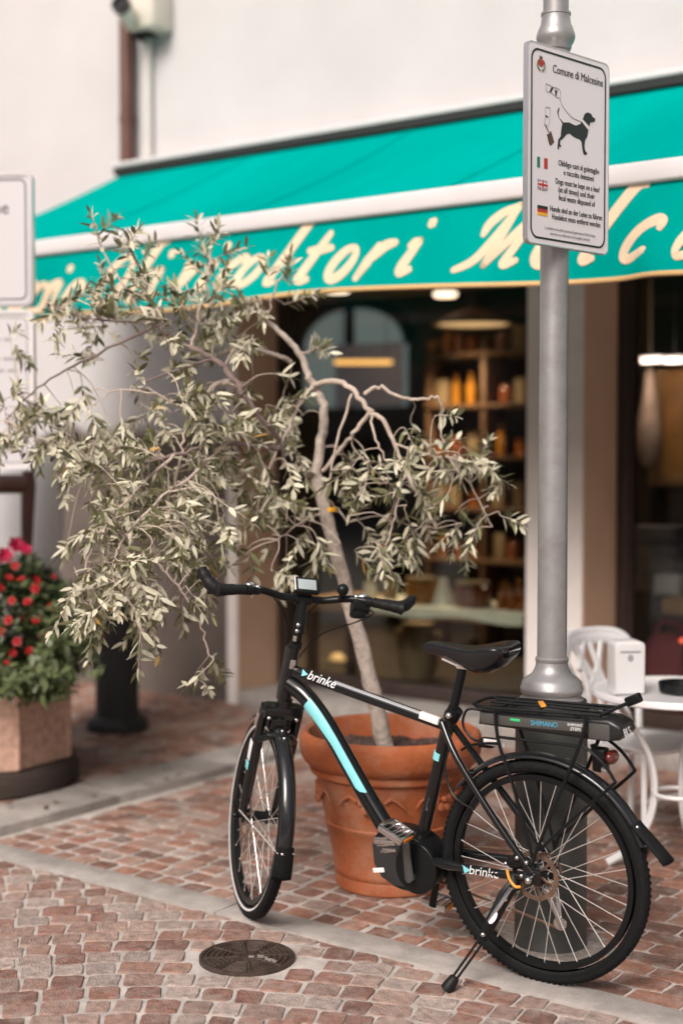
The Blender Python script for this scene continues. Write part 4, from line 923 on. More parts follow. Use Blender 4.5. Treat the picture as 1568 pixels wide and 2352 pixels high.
for k in range(8): r_ = 0.022+0.0046*k; b.lathe([(r_-0.004, -0.056+0.004*k-0.0), (r_, -0.056+0.004*k), (r_, -0.0535+0.004*k), (r_-0.004, -0.0535+0.004*k)], 40, mx=q.inverted() @ Matrix.Scale(-1, 4, (0, 0, 1)) if False else Matrix.Rotation(R(-90), 4, 'X') @ Matrix.Identity(4), closed=True)
cas = b.build('cassette', M['rust'], rw); 
for v in cas.data.vertices: v.co.y = -abs(v.co.y)
b = MB(); b.tube([(0, 0.05, 0), (0, 0.096, 0)], 0.008, 10); b.ball((0, 0.098, 0), 0.012, 8); b.tube([(0, -0.05, 0), (0, -0.09, 0)], 0.008, 10); b.build('axle_nut', M['chrome'], rw)
# caliper, cables at the rear dropout
b = MB(); b.rbox((0.062, 0.058, 0.405), (0.06, 0.032, 0.035), 0.008, Matrix.Rotation(R(35), 4, 'Y')); b.tube([(0.03, 0.06, 0.40), (0.07, 0.06, 0.385)], 0.014, 10); cal_ = b.build('brake_caliper', M['satin'], bk)
for x, z in ((0.045, 0.42), (0.085, 0.395), (0.03, 0.365), (0.06, 0.345), (0.012, 0.41)): b = MB(); b.ball((x, 0.083, z), 0.0075, 6); b.build('caliper_bolt', M['chrome'], cal_)
b = MB(); b.tube(smooth([(0.078, 0.088, 0.378), (0.066, 0.094, 0.35), (0.045, 0.096, 0.332), (0.028, 0.094, 0.334)], 5), 0.0048, 8); b.build('orange_lever', M['orangestrap'], bk)
# ---- motor, cranks, pedals
mo = [(0.612, 0.36), (0.606, 0.31), (0.58, 0.26), (0.53, 0.226), (0.465, 0.217), (0.40, 0.232), (0.366, 0.275), (0.362, 0.335), (0.385, 0.39), (0.43, 0.42), (0.50, 0.435), (0.57, 0.43), (0.602, 0.40)]
mo = [(0.49+(p[0]-0.49)*0.95, 0.325+(p[1]-0.325)*0.92) for p in mo]
mo = [tuple(p) for p in smooth([V(p) for p in mo+[mo[0]]], 2)[:-1]]
b = MB(); b.prism(mo, -0.058, 0.058, YX, True, 0.014); mt = b.build('motor', M['blackplastic'], bk)
b = MB(); b.prism([(0.425+0.078*math.cos(t), 0.318+0.088*math.sin(t)) for t in np.linspace(0, 6.283, 36)[:-1]], 0.056, 0.074, YX @ Matrix.Scale(-1, 4, (0, 0, 1)), True, 0.006); b.build('motor_cover', M['satin'], mt)
b = MB(); b.prism([(0.600, 0.372), (0.594, 0.305), (0.565, 0.262), (0.520, 0.243), (0.478, 0.243), (0.470, 0.30), (0.486, 0.372), (0.52, 0.398), (0.575, 0.400)], -0.064, -0.050, YX, False, 0.004); b.build('motor_panel', M['motorgrey'], mt)
b = MB(); b.rbox((0.548, 0.0655, 0.385), (0.085, 0.006, 0.018), 0.002, Matrix.Rotation(R(6), 4, 'Y')); b.rbox((0.530, 0.0655, 0.362), (0.055, 0.006, 0.012), 0.002, Matrix.Rotation(R(6), 4, 'Y')); b.build('silver_strip', M['chrome'], mt)
b = MB(); b.rbox((0.575, 0.064, 0.285), (0.045, 0.004, 0.016), 0.0015, Matrix.Rotation(R(12), 4, 'Y')); b.build('motor_badge', M['white'], mt)
b = MB()
for k in range(3): b.rbox((0.565-0.010*k, 0.052, 0.395-0.020*k), (0.060-0.008*k, 0.03, 0.012), 0.004, Matrix.Rotation(R(14), 4, 'Y'))
b.build('motor_bracket', M['chrome'], mt)
b = MB(); b.tube([(0.435, -0.105, 0.290), (0.435, 0.102, 0.290)], 0.013, 14)
b.tube([(0.435, 0.095, 0.287), (0.440, 0.100, 0.37), (0.444, 0.104, 0.462)], [0.0175, 0.0145, 0.0145], 12, flat=(V((0, 1, 0)), 0.55)); cr = b.build('crank_arm', mat('dull grey alloy', (0.10, 0.10, 0.098), 0.4, metal=0.5), bk)
b = MB(); b.tube([(0.435, -0.095, 0.293), (0.452, -0.101, 0.21), (0.472, -0.105, 0.125)], [0.0175, 0.0135, 0.0135], 12, flat=(V((0, 1, 0)), 0.55)); b.build('crank_arm', M['satin'], bk)
for (cx, cy, cz), s in (((0.444, 0.152, 0.462), 1), ((0.472, -0.152, 0.125), -1)):
    rot = Matrix.Translation((cx, cy, cz)) @ Matrix.Rotation(R(-24 if s > 0 else -8), 4, 'Y')
    b = MB(); b.tube([(0, -0.048, 0), (0, 0.045, 0)], 0.007, 10)
    for y in (-0.042, 0.040): b.rbox((0, y, 0), (0.092, 0.009, 0.024), 0.003)
    for x in (-0.042, 0.042): b.rbox((x, 0, 0), (0.012, 0.086, 0.024), 0.003)
    for x in (-0.022, 0.022): b.rbox((x, 0, 0), (0.006, 0.078, 0.012), 0.002)
    b.xf(rot); pd = b.build('pedal', M['chrome'], bk)
    for x in (-0.0492, 0.0492): b = MB(); b.rbox((x, 0, 0), (0.004, 0.05, 0.014), 0.001); b.xf(rot); b.build('pedal_reflector', M['orange'], pd)
# chain and derailleur on the far side
b = MB(); q2 = []
b.tube([(0.435, -0.062, 0.355), (0.22, -0.056, 0.385), (0.0, -0.05, 0.400)], 0.005, 6, flat=(V((0, 1, 0)), 0.7)); b.tube([(0.435, -0.062, 0.235), (0.20, -0.055, 0.205), (-0.02, -0.05, 0.165)], 0.005, 6, flat=(V((0, 1, 0)), 0.7))
ch = b.build('chain', M['rust'], bk)
b = MB(); b.lathe([(0.05, -0.0015), (0.064, -0.0015), (0.064, 0.0015), (0.05, 0.0015)], 40, (0.435, -0.064, 0.29), Matrix.Rotation(R(90), 4, 'X'), closed=True); b.build('chainring', M['rust'], bk)
b = MB(); b.tube([(0.01, -0.072, 0.335), (-0.015, -0.06, 0.285), (-0.035, -0.052, 0.18)], [0.008, 0.011, 0.007], 8, flat=(V((0, 1, 0)), 0.6)); b.tube([(0.012, -0.046, 0.285), (-0.045, -0.046, 0.168)], 0.009, 8, flat=(V((0, 1, 0)), 0.4))
for c in ((0.0, -0.05, 0.275), (-0.035, -0.05, 0.18)): b.lathe([(0.003, -0.004), (0.022, -0.003), (0.022, 0.003), (0.003, 0.004)], 16, c, Matrix.Rotation(R(90), 4, 'X'), closed=True)
b.build('derailleur', M['chrome'], bk)
# ---- rear mudguard
def guard(cx, cz, r0, a0, a1, name, tail=None, n=40, wd=0.030):
    pts = [(cx+r0*math.cos(R(a)), cz+r0*math.sin(R(a)), R(a)) for a in np.linspace(a0, a1, n)]
    b = MB(); na = 9; vs = []
    for sgn, th in ((1, 0.0), (-1, -0.0022)):
        for x, z, a in pts:
            for j in range(na):
                t = -1+2*j/(na-1); dr = th - 0.014*abs(t)**2.4
                vs.append((x+dr*math.cos(a), wd*t*(1 if sgn > 0 else 0.93), z+dr*math.sin(a)))
    k = len(pts)
    fs = [(i*na+j, i*na+j+1, (i+1)*na+j+1, (i+1)*na+j) for i in range(k-1) for j in range(na-1)]
    fs += [(k*na+i*na+j, k*na+(i+1)*na+j, k*na+(i+1)*na+j+1, k*na+i*na+j+1) for i in range(k-1) for j in range(na-1)]
    fs += [(i*na, (i+1)*na, k*na+(i+1)*na, k*na+i*na) for i in range(k-1)] + [((i+1)*na+na-1, i*na+na-1, k*na+i*na+na-1, k*na+(i+1)*na+na-1) for i in range(k-1)]
    b.add(vs, fs, True); return b.build(name, M['guard'], bk, auto=False)
mg = guard(0, 0.36, 0.383, 38, 158, 'rear_mudguard', n=54)
def flap(cx, cz, r0, r1, a0, a1, par):
    b = MB(); na = 9; vs = []; n = 8
    for sgn, th in ((1, 0.003), (-1, -0.003)):
        for i in range(n):
            u = i/(n-1); a = R(a0+(a1-a0)*u); r_ = r0+(r1-r0)*u**1.4; wd = 0.031+0.006*u
            for j in range(na):
                t = -1+2*j/(na-1); dr = th-0.014*abs(t)**2.4*(1-0.4*u)
                vs.append((cx+(r_+dr)*math.cos(a), wd*t, cz+(r_+dr)*math.sin(a)))
    fs = [(i*na+j, i*na+j+1, (i+1)*na+j+1, (i+1)*na+j) for i in range(n-1) for j in range(na-1)]
    fs += [(n*na+i*na+j, n*na+(i+1)*na+j, n*na+(i+1)*na+j+1, n*na+i*na+j+1) for i in range(n-1) for j in range(na-1)]
    fs += [((n-1)*na+j, (n-1)*na+j+1, n*na+(n-1)*na+j+1, n*na+(n-1)*na+j) for j in range(na-1)]
    fs += [(i*na, (i+1)*na, n*na+(i+1)*na, n*na+i*na) for i in range(n-1)] + [((i+1)*na+na-1, i*na+na-1, n*na+i*na+na-1, n*na+(i+1)*na+na-1) for i in range(n-1)]
    b.add(vs, fs, True); return b.build('mud_flap', M['rubber'], par, auto=False)
flap(0, 0.36, 0.386, 0.438, 147, 167, mg)
b = MB(); b.ball((0.3835*math.cos(R(149)), 0.020, 0.36+0.3835*math.sin(R(149))), 0.006, 6); b.build('guard_rivet', M['chrome'], mg)
# ---- rack and battery
b = MB(); zr = 0.898
loop = smooth([(-0.235, 0.062, zr), (0.14, 0.072, zr-0.012), (0.185, 0.066, zr-0.012), (0.205, 0.045, zr-0.012), (0.208, 0.0, zr-0.012), (0.205, -0.045, zr-0.012), (0.185, -0.066, zr-0.012), (0.14, -0.072, zr-0.012), (-0.235, -0.062, zr)], 5)
b.tube(loop, 0.0055, 8); b.tube([(-0.235, 0.062, zr), (-0.285, -0.062, zr+0.024)], 0.0055, 8); b.tube([(-0.235, -0.062, zr), (-0.285, -0.062, zr+0.024)], 0.0055, 8)
for x in (0.10, -0.02, -0.15): b.tube([(x, 0.068, zr-0.008), (x, -0.068, zr-0.008)], 0.0045, 8)
b.tube([(0.16, 0.02, zr-0.006), (-0.23, 0.02, zr)], 0.0045, 8); b.tube([(0.16, -0.02, zr-0.006), (-0.23, -0.02, zr)], 0.0045, 8)
for s in (-1, 1):
    b.tube(smooth([(0.118, s*0.072, zr-0.01), (0.105, s*0.076, 0.78), (0.060, s*0.078, 0.66), (0.0, s*0.076, 0.45), (-0.005, s*0.075, 0.40)], 4), 0.0058, 8)
    b.tube(smooth([(-0.188, s*0.070, zr-0.004), (-0.170, s*0.076, 0.80), (-0.020, s*0.078, 0.45), (-0.008, s*0.076, 0.40)], 4), 0.0062, 8)
    b.tube(smooth([(-0.180, s*0.07, 0.80), (-0.235, s*0.072, 0.765), (-0.278, s*0.074, 0.712), (-0.272, s*0.075, 0.69), (-0.16, s*0.078, 0.585), (-0.03, s*0.077, 0.455)], 4), 0.0055, 8)
    b.tube([(0.115, s*0.072, 0.795), (-0.17, s*0.074, 0.798)], 0.005, 8)
rk = b.build('rack', M['satin'], bk)
b = MB(); b.rbox((-0.287, -0.064, zr+0.028), (0.05, 0.03, 0.03), 0.006, Matrix.Rotation(R(25), 4, 'Y')); b.build('rack_clip', M['blackplastic'], rk)
b = MB(); b.rbox((-0.01, 0.0, zr-0.001), (0.018, 0.066, 0.007), 0.002, Matrix.Rotation(R(35), 4, 'Z')); b.build('orange_tag', M['orangestrap'], rk)
b = MB()
for x, y, l in ((-0.12, 0.0, 0.05), (-0.20, -0.005, 0.06), (0.05, 0.012, 0.05), (-0.06, -0.035, 0.04)): b.rbox((x, y, zr-0.006), (l, 0.016, 0.004), 0.001)
b.build('white_label', M['white'], rk)
bat = [(0.190, 0.822), (0.185, 0.870), (-0.195, 0.884), (-0.255, 0.885), (-0.292, 0.868), (-0.300, 0.842), (-0.285, 0.822), (-0.24, 0.815)]
b = MB(); b.prism(bat, -0.055, 0.055, YX, True, 0.012); bt = b.build('battery', M['battery'], bk)
b = MB(); b.rbox((-0.005, 0.056, 0.848), (0.365, 0.004, 0.030), 0.0015, Matrix.Rotation(R(1.5), 4, 'Y')); b.build('side_panel', M['batgrey'], bt)
b = MB(); b.rbox((0.055, 0.0583, 0.852), (0.034, 0.003, 0.008), 0.001); b.build('led_gauge', M['led'], bt)
side_text('SHIMANO', (-0.045, 0.056, 0.850), (-1, 0, 0.03), 0.023, M['bluetext'], bt, 0.0023, sx=0.9)
side_text('SHIMANO', (-0.150, 0.056, 0.858), (-1, 0, 0.03), 0.012, M['white'], bt, 0.0023)
side_text('STEPS', (-0.150, 0.056, 0.845), (-1, 0, 0.03), 0.014, M['white'], bt, 0.0023)
b = MB(); b.rbox((-0.225, 0.052, 0.845), (0.07, 0.01, 0.05), 0.004); b.build('lock_cap', M['batgrey'], bt)
mx = Matrix(((0, 0.28, -0.96, -0.302), (-1, 0, 0, 0.02), (0, 0.96, 0.28, 0.845), (0, 0, 0, 1)))
b = MB(); b.text('BLS', 0.036, mx, sx=0.95); b.build('lettering', M['white'], bt)
b = MB(); b.rbox((0.155, 0.057, 0.848), (0.05, 0.004, 0.03), 0.0015); b.build('battery_latch', M['batgrey'], bt)
# tail light
b = MB(); b.rbox((-0.205, 0.0, 0.745), (0.045, 0.045, 0.075), 0.01); b.tube([(-0.18, 0.0, 0.79), (-0.19, 0, 0.74)], 0.01, 8); tl_ = b.build('tail_light_mount', M['blackplastic'], bk)
b = MB(); b.ball((-0.242, 0.0, 0.757), 0.025, 10, (0.75, 1.3, 0.9)); b.build('tail_light', M['redlens'], tl_)
b = MB(); b.rbox((-0.229, 0.028, 0.722), (0.02, 0.012, 0.02), 0.004); b.build('light_bracket', M['chrome'], tl_)
# battery cable loops near the seat tube
b = MB(); b.tube(smooth([(0.19, 0.02, 0.86), (0.24, 0.03, 0.86), (0.255, 0.035, 0.81), (0.22, 0.04, 0.77), (0.18, 0.04, 0.765)], 5), 0.0042, 8)
b.tube(smooth([(0.265, 0.03, 0.725), (0.22, 0.05, 0.75), (0.16, 0.055, 0.765), (0.12, 0.06, 0.77)], 5), 0.0042, 8); b.tube(smooth([(0.31, 0.026, 0.735), (0.32, 0.045, 0.66), (0.28, 0.06, 0.58), (0.20, 0.075, 0.55)], 5), 0.004, 8); b.build('cable', M['blackplastic'], bk)
b = MB(); b.rbox((0.185, 0.0, 0.752), (0.05, 0.035, 0.03), 0.006); b.tube([(0.20, 0.03, 0.748), (0.15, 0.045, 0.770), (0.11, 0.05, 0.765)], 0.008, 8, flat=(V((0, 1, 0)), 0.5)); b.build('wheel_lock', M['satin'], bk)
b = MB(); b.rbox((0.135, 0.05, 0.768), (0.075, 0.004, 0.02), 0.0015); b.build('white_plate', M['reflect'], bk)
# ---- kickstand
A, Bm, Fo = V((0.045, 0.085, 0.335)), V((0.135, 0.150, 0.165)), V((0.222, 0.236, 0.012))
b = MB(); b.tube([A+V((0.01, 0, 0.0)), A+V((0.03, 0.02, -0.03)), Bm], [0.021, 0.024, 0.019], 10, flat=(V((0.55, -0.7, 0.0)).normalized(), 0.5)); b.tube([A+V((0.02, -0.015, 0.02)), A+V((0.012, 0, -0.02))], 0.02, 10); ks = b.build('kickstand', M['satin'], bk)
b = MB(); d_ = (Fo-Bm).normalized(); sd_ = d_.cross(V((0.55, -0.7, 0))).normalized()*0.0085
for s in (-1, 1): b.tube([Bm-d_*0.02+sd_*s, Fo+sd_*s*0.8], 0.0042, 8)
b.build('kickstand_leg', M['satin'], bk)
b = MB(); b.tube([Fo-d_*0.05, Fo-d_*0.045, Fo-d_*0.012, Fo], [0.012, 0.0165, 0.021, 0.0205], 12); b.build('rubber_foot', M['gripmat'], bk)
nk = V((0.75, 0.62, 0.25)).normalized(); nk = V((-0.75, 0.62, 0.1)).normalized()
b = MB(); ax_ = (Bm-A).normalized(); side_ = ax_.cross(V((0.25, 0.97, 0))).normalized(); fc_ = side_.cross(ax_).normalized()
if fc_.y < 0: fc_ = -fc_
for u, r1, r2, m in ((0.62, 0.022, 0.011, 'white'),):
    c = A.lerp(Bm, u)+fc_*0.0135; b.add([c+ax_*r1*math.cos(t)+side_*r2*math.sin(t)+fc_*0.004*abs(1) for t in np.linspace(0, 6.283, 20)[:-1]], [tuple(range(19))], False)
b.build('oval_sticker', M['white'], ks)
for u in (0.28, 0.93): b = MB(); b.ball(A.lerp(Bm, u)+fc_*0.014, 0.008, 6); b.build('stand_bolt', M['chrome'], ks)
b = MB(); b.tube([A+V((0.01, 0.022, -0.005)), A+V((0.04, 0.045, -0.06)), A.lerp(Bm, 0.8)+fc_*0.012+side_*0.012], [0.006, 0.007, 0.005], 8); b.build('stand_edge', M['chrome'], ks)

# ---- steered front end: built straight, then turned about the steering axis
SA = V((0.990, 0, 0.815)); SD = V((-0.265, 0, 0.964)).normalized()      # up along the axis
fx_ = V((SD.z, 0, -SD.x))                                                # forward, square to the axis
STEER = Matrix.Translation(SA) @ Matrix.Rotation(R(-39), 4, SD) @ Matrix.Translation(-SA)
def ap(f, s, u): return SA + fx_*f + V((0, s, 0)) + SD*u                 # axis coordinates: forward, left, up
axle = ap(0.045, 0, -0.481)
def sb(mb, name, m, par=None, label=None): mb.xf(STEER); return mb.build(name, m, par or bk, label=label)
b = MB(); b.tube([ap(0, 0, -0.03), ap(0, 0, 0.0)], 0.027, 16); b.rbox(ap(0.008, 0, -0.050), (0.062, 0.150, 0.058), 0.02, Matrix.Rotation(R(-15), 4, 'Y')); b.rbox(ap(0.008, 0, -0.095), (0.045, 0.085, 0.06), 0.018, Matrix.Rotation(R(-15), 4, 'Y'))
for s in (-1, 1):
    b.tube([ap(0.012, s*0.064, -0.03), ap(0.03, s*0.064, -0.20)], 0.0165, 14); b.tube([ap(0.026, s*0.064, -0.17), ap(0.038, s*0.062, -0.40), axle+V((0, s*0.060, 0.02))], [0.021, 0.0195, 0.014], 14); b.rbox(axle+V((0, s*0.060, 0)), (0.036, 0.014, 0.05), 0.006)
b.tube([ap(0.01, -0.064, -0.165), ap(-0.02, -0.04, -0.135), ap(-0.025, 0, -0.13), ap(-0.02, 0.04, -0.135), ap(0.01, 0.064, -0.165)], 0.014, 10)
fk = sb(b, 'fork', M['paint'])
b = MB(); b.rbox(ap(0.030, 0.0835, -0.215), (0.03, 0.004, 0.075), 0.002, Matrix.Rotation(R(-15), 4, 'Y')); sb(b, 'white_decal', M['white'], fk)
b = MB(); b.rbox(ap(0.032, 0.0832, -0.275), (0.03, 0.004, 0.03), 0.002, Matrix.Rotation(R(-15), 4, 'Y')); sb(b, 'cyan_decal', M['cyan'], fk)
b = MB()
for s in (-1, 1): b.ball(ap(-0.018, s*0.05, -0.07), 0.008, 6)
b.tube([ap(0.01, 0.082, -0.06), ap(0.02, 0.083, -0.11)], 0.008, 8); sb(b, 'fork_bolt', M['chrome'], fk)
fw_ = wheel(True); fw_.matrix_local = STEER @ Matrix.Translation(axle)
b = MB(); b.tube([axle+V((0, -0.085, 0)), axle+V((0, 0.085, 0))], 0.009, 10); b.ball(axle+V((0, 0.088, 0)), 0.013, 8); b.tube([axle+V((0, 0.085, 0)), axle+V((-0.02, 0.10, 0.055))], 0.006, 8); sb(b, 'quick_release', M['satin'])
vs = []; b = MB(); n = 48
for j in range(n):
    a = 2*math.pi*j/n
    for rr, yy in ((0.064, 0.047), (0.0795, 0.047), (0.0795, 0.049), (0.064, 0.049)): vs.append((rr*math.cos(a), yy, rr*math.sin(a)))
b.add(vs, [(j*4+i, j*4+(i+1) % 4, ((j+1) % n)*4+(i+1) % 4, ((j+1) % n)*4+i) for j in range(n) for i in range(4)], True)
for k in range(5):
    a = k*1.2566; b.tube([(0.012*math.cos(a), 0.048, 0.012*math.sin(a)), (0.067*math.cos(a+0.3), 0.048, 0.067*math.sin(a+0.3))], 0.0045, 6, flat=(V((0, 1, 0)), 0.3))
b.build('brake_disc', M['rust'], fw_)
# front mudguard
G = guard(0, 0, 0.381, 62, 188, 'front_mudguard', n=46, wd=0.027); G.matrix_local = STEER @ Matrix.Translation(axle)
flap(0, 0, 0.383, 0.388, 184, 201, G)
b = MB()
for s in (-1, 1): b.tube([(0.0, s*0.075, 0.02), (-0.377, s*0.028, -0.045)], 0.0028, 6)
b.build('mudguard_stay', M['steel'], G)
for a, y_ in ((118, 0.0), (124, 0.0), (187, 0.012)): b = MB(); b.ball((0.3835*math.cos(R(a)), y_, 0.3835*math.sin(R(a))), 0.0065, 6); b.build('guard_rivet', M['chrome'], G)
# stem
b = MB(); b.tube([ap(0, 0, 0.17), ap(0, 0, 0.255)], 0.0165, 14); b.tube([ap(0, 0, 0.195), ap(0, 0, 0.215)], 0.0225, 14); b.tube([ap(-0.004, 0, 0.25), ap(0.004, 0, 0.285), ap(0.018, 0, 0.345), ap(0.028, 0, 0.365)], [0.021, 0.0225, 0.019, 0.024], 14); b.tube([ap(0.028, -0.028, 0.365), ap(0.028, 0.028, 0.365)], 0.0225, 14); stm = sb(b, 'stem', M['satin'])
for u in (0.262, 0.285): b = MB(); b.ball(ap(-0.020, 0.012, u), 0.008, 6); sb(b, 'stem_bolt', M['chrome'], stm)
b = MB(); b.tube([ap(-0.018, 0.012, 0.225), ap(-0.018, 0.012, 0.245)], 0.009, 8); b.rbox(ap(-0.024, 0.006, 0.14), (0.008, 0.02, 0.034), 0.002, Matrix.Rotation(R(-15), 4, 'Y')); sb(b, 'silver_badge', M['chrome'], stm)
bar = smooth([ap(-0.070, 0.328, 0.398), ap(-0.045, 0.24, 0.400), ap(-0.005, 0.16, 0.392), ap(0.022, 0.09, 0.370), ap(0.028, 0.05, 0.365), ap(0.028, -0.05, 0.365), ap(0.022, -0.09, 0.370), ap(-0.005, -0.16, 0.392), ap(-0.045, -0.24, 0.400), ap(-0.070, -0.328, 0.398)], 5)
b = MB(); b.tube(bar, 0.0128, 14); hb = sb(b, 'handlebar', M['satin'])
for s in (-1, 1):
    b = MB(); b.tube(smooth([ap(-0.043, s*0.232, 0.400), ap(-0.055, s*0.275, 0.400), ap(-0.066, s*0.315, 0.399), ap(-0.072, s*0.338, 0.398)], 4), [0.0205]*4+[0.0225]*3+[0.025]*3+[0.028]*2+[0.022], 14, flat=(SD, 0.85))
    b.tube(smooth([ap(-0.064, s*0.318, 0.398), ap(-0.058, s*0.340, 0.402), ap(-0.042, s*0.362, 0.402+(0.018 if s > 0 else 0.006)), ap(-0.028, s*0.378, 0.402+(0.040 if s > 0 else 0.016)), ap(-0.020, s*0.385, 0.402+(0.052 if s > 0 else 0.024))], 4), [0.023]*4+[0.0225]*4+[0.020]*4+[0.017]*4+[0.010], 12, flat=(fx_, 0.75))
    sb(b, 'grip', M['gripmat'], hb)
    b = MB(); b.tube([ap(-0.036, s*0.205, 0.398), ap(-0.042, s*0.228, 0.400)], 0.018, 14); b.rbox(ap(-0.008, s*0.190, 0.388), (0.05, 0.045, 0.026), 0.009)
    b.tube(smooth([ap(0.012, s*0.185, 0.385), ap(0.022, s*0.23, 0.375), ap(0.006, s*0.29, 0.365), ap(0.000, s*0.345, 0.362)], 4), [0.0085]*4+[0.0065]*8+[0.009], 10, flat=(SD, 0.6)); lv = sb(b, 'brake_lever', M['satin'], hb)
    b = MB(); b.ball(ap(-0.012, s*0.205, 0.406), 0.0155, 7, (1.1, 1.4, 0.9)); b.ball(ap(-0.015, s*0.178, 0.404), 0.010, 6); b.ball(ap(0.004, s*0.20, 0.396), 0.008, 6); sb(b, 'lever_bolt', M['chrome'], lv)
b = MB(); b.tube([ap(-0.025, -0.165, 0.372), ap(-0.03, -0.225, 0.372)], [0.026, 0.022], 14); b.rbox(ap(-0.03, -0.19, 0.352), (0.045, 0.055, 0.04), 0.012); sb(b, 'gear_shifter', M['blackplastic'], hb)
b = MB(); b.ball(ap(-0.012, -0.125, 0.425), 0.0215, 10); b.tube([ap(-0.01, -0.125, 0.41), ap(-0.005, -0.125, 0.388)], 0.009, 8); sb(b, 'bell', M['satin'], hb)
dm = Matrix.Rotation(R(-56), 4, 'Y')
b = MB(); b.rbox(ap(0.012, 0.0, 0.418), (0.062, 0.088, 0.020), 0.006, dm); b.rbox(ap(0.028, 0.0, 0.392), (0.03, 0.05, 0.03), 0.006); dsp = sb(b, 'display', M['blackplastic'], hb)
nd = dm @ V((0, 0, 1)); b = MB(); b.rbox(ap(0.012, 0.0, 0.418)+nd*0.0095, (0.040, 0.066, 0.003), 0.001, dm); sb(b, 'screen', M['screen'], dsp)
b = MB(); b.tube([ap(0.012, 0.043, 0.418)+dm @ V((0.026, 0, 0.010)), ap(0.012, 0.043, 0.418)+dm @ V((-0.026, 0, 0.010))], 0.0035, 6); sb(b, 'silver_rim', M['chrome'], dsp)
b = MB()
for s in (-1, 1):
    b.tube(smooth([ap(0.02, s*0.185, 0.385), ap(0.085, s*0.11, 0.36), ap(0.075, s*0.03, 0.27), ap(0.035, s*0.02, 0.16), ap(0.03, s*0.025, 0.02)], 5), 0.0026, 6)
b.tube(smooth([ap(0.012, -0.20, 0.36), ap(0.06, -0.28, 0.33), ap(0.09, -0.24, 0.28), ap(0.07, -0.1, 0.22), ap(0.04, -0.02, 0.12)], 5), 0.0026, 6)
sb(b, 'brake_cable', M['blackplastic'], hb)
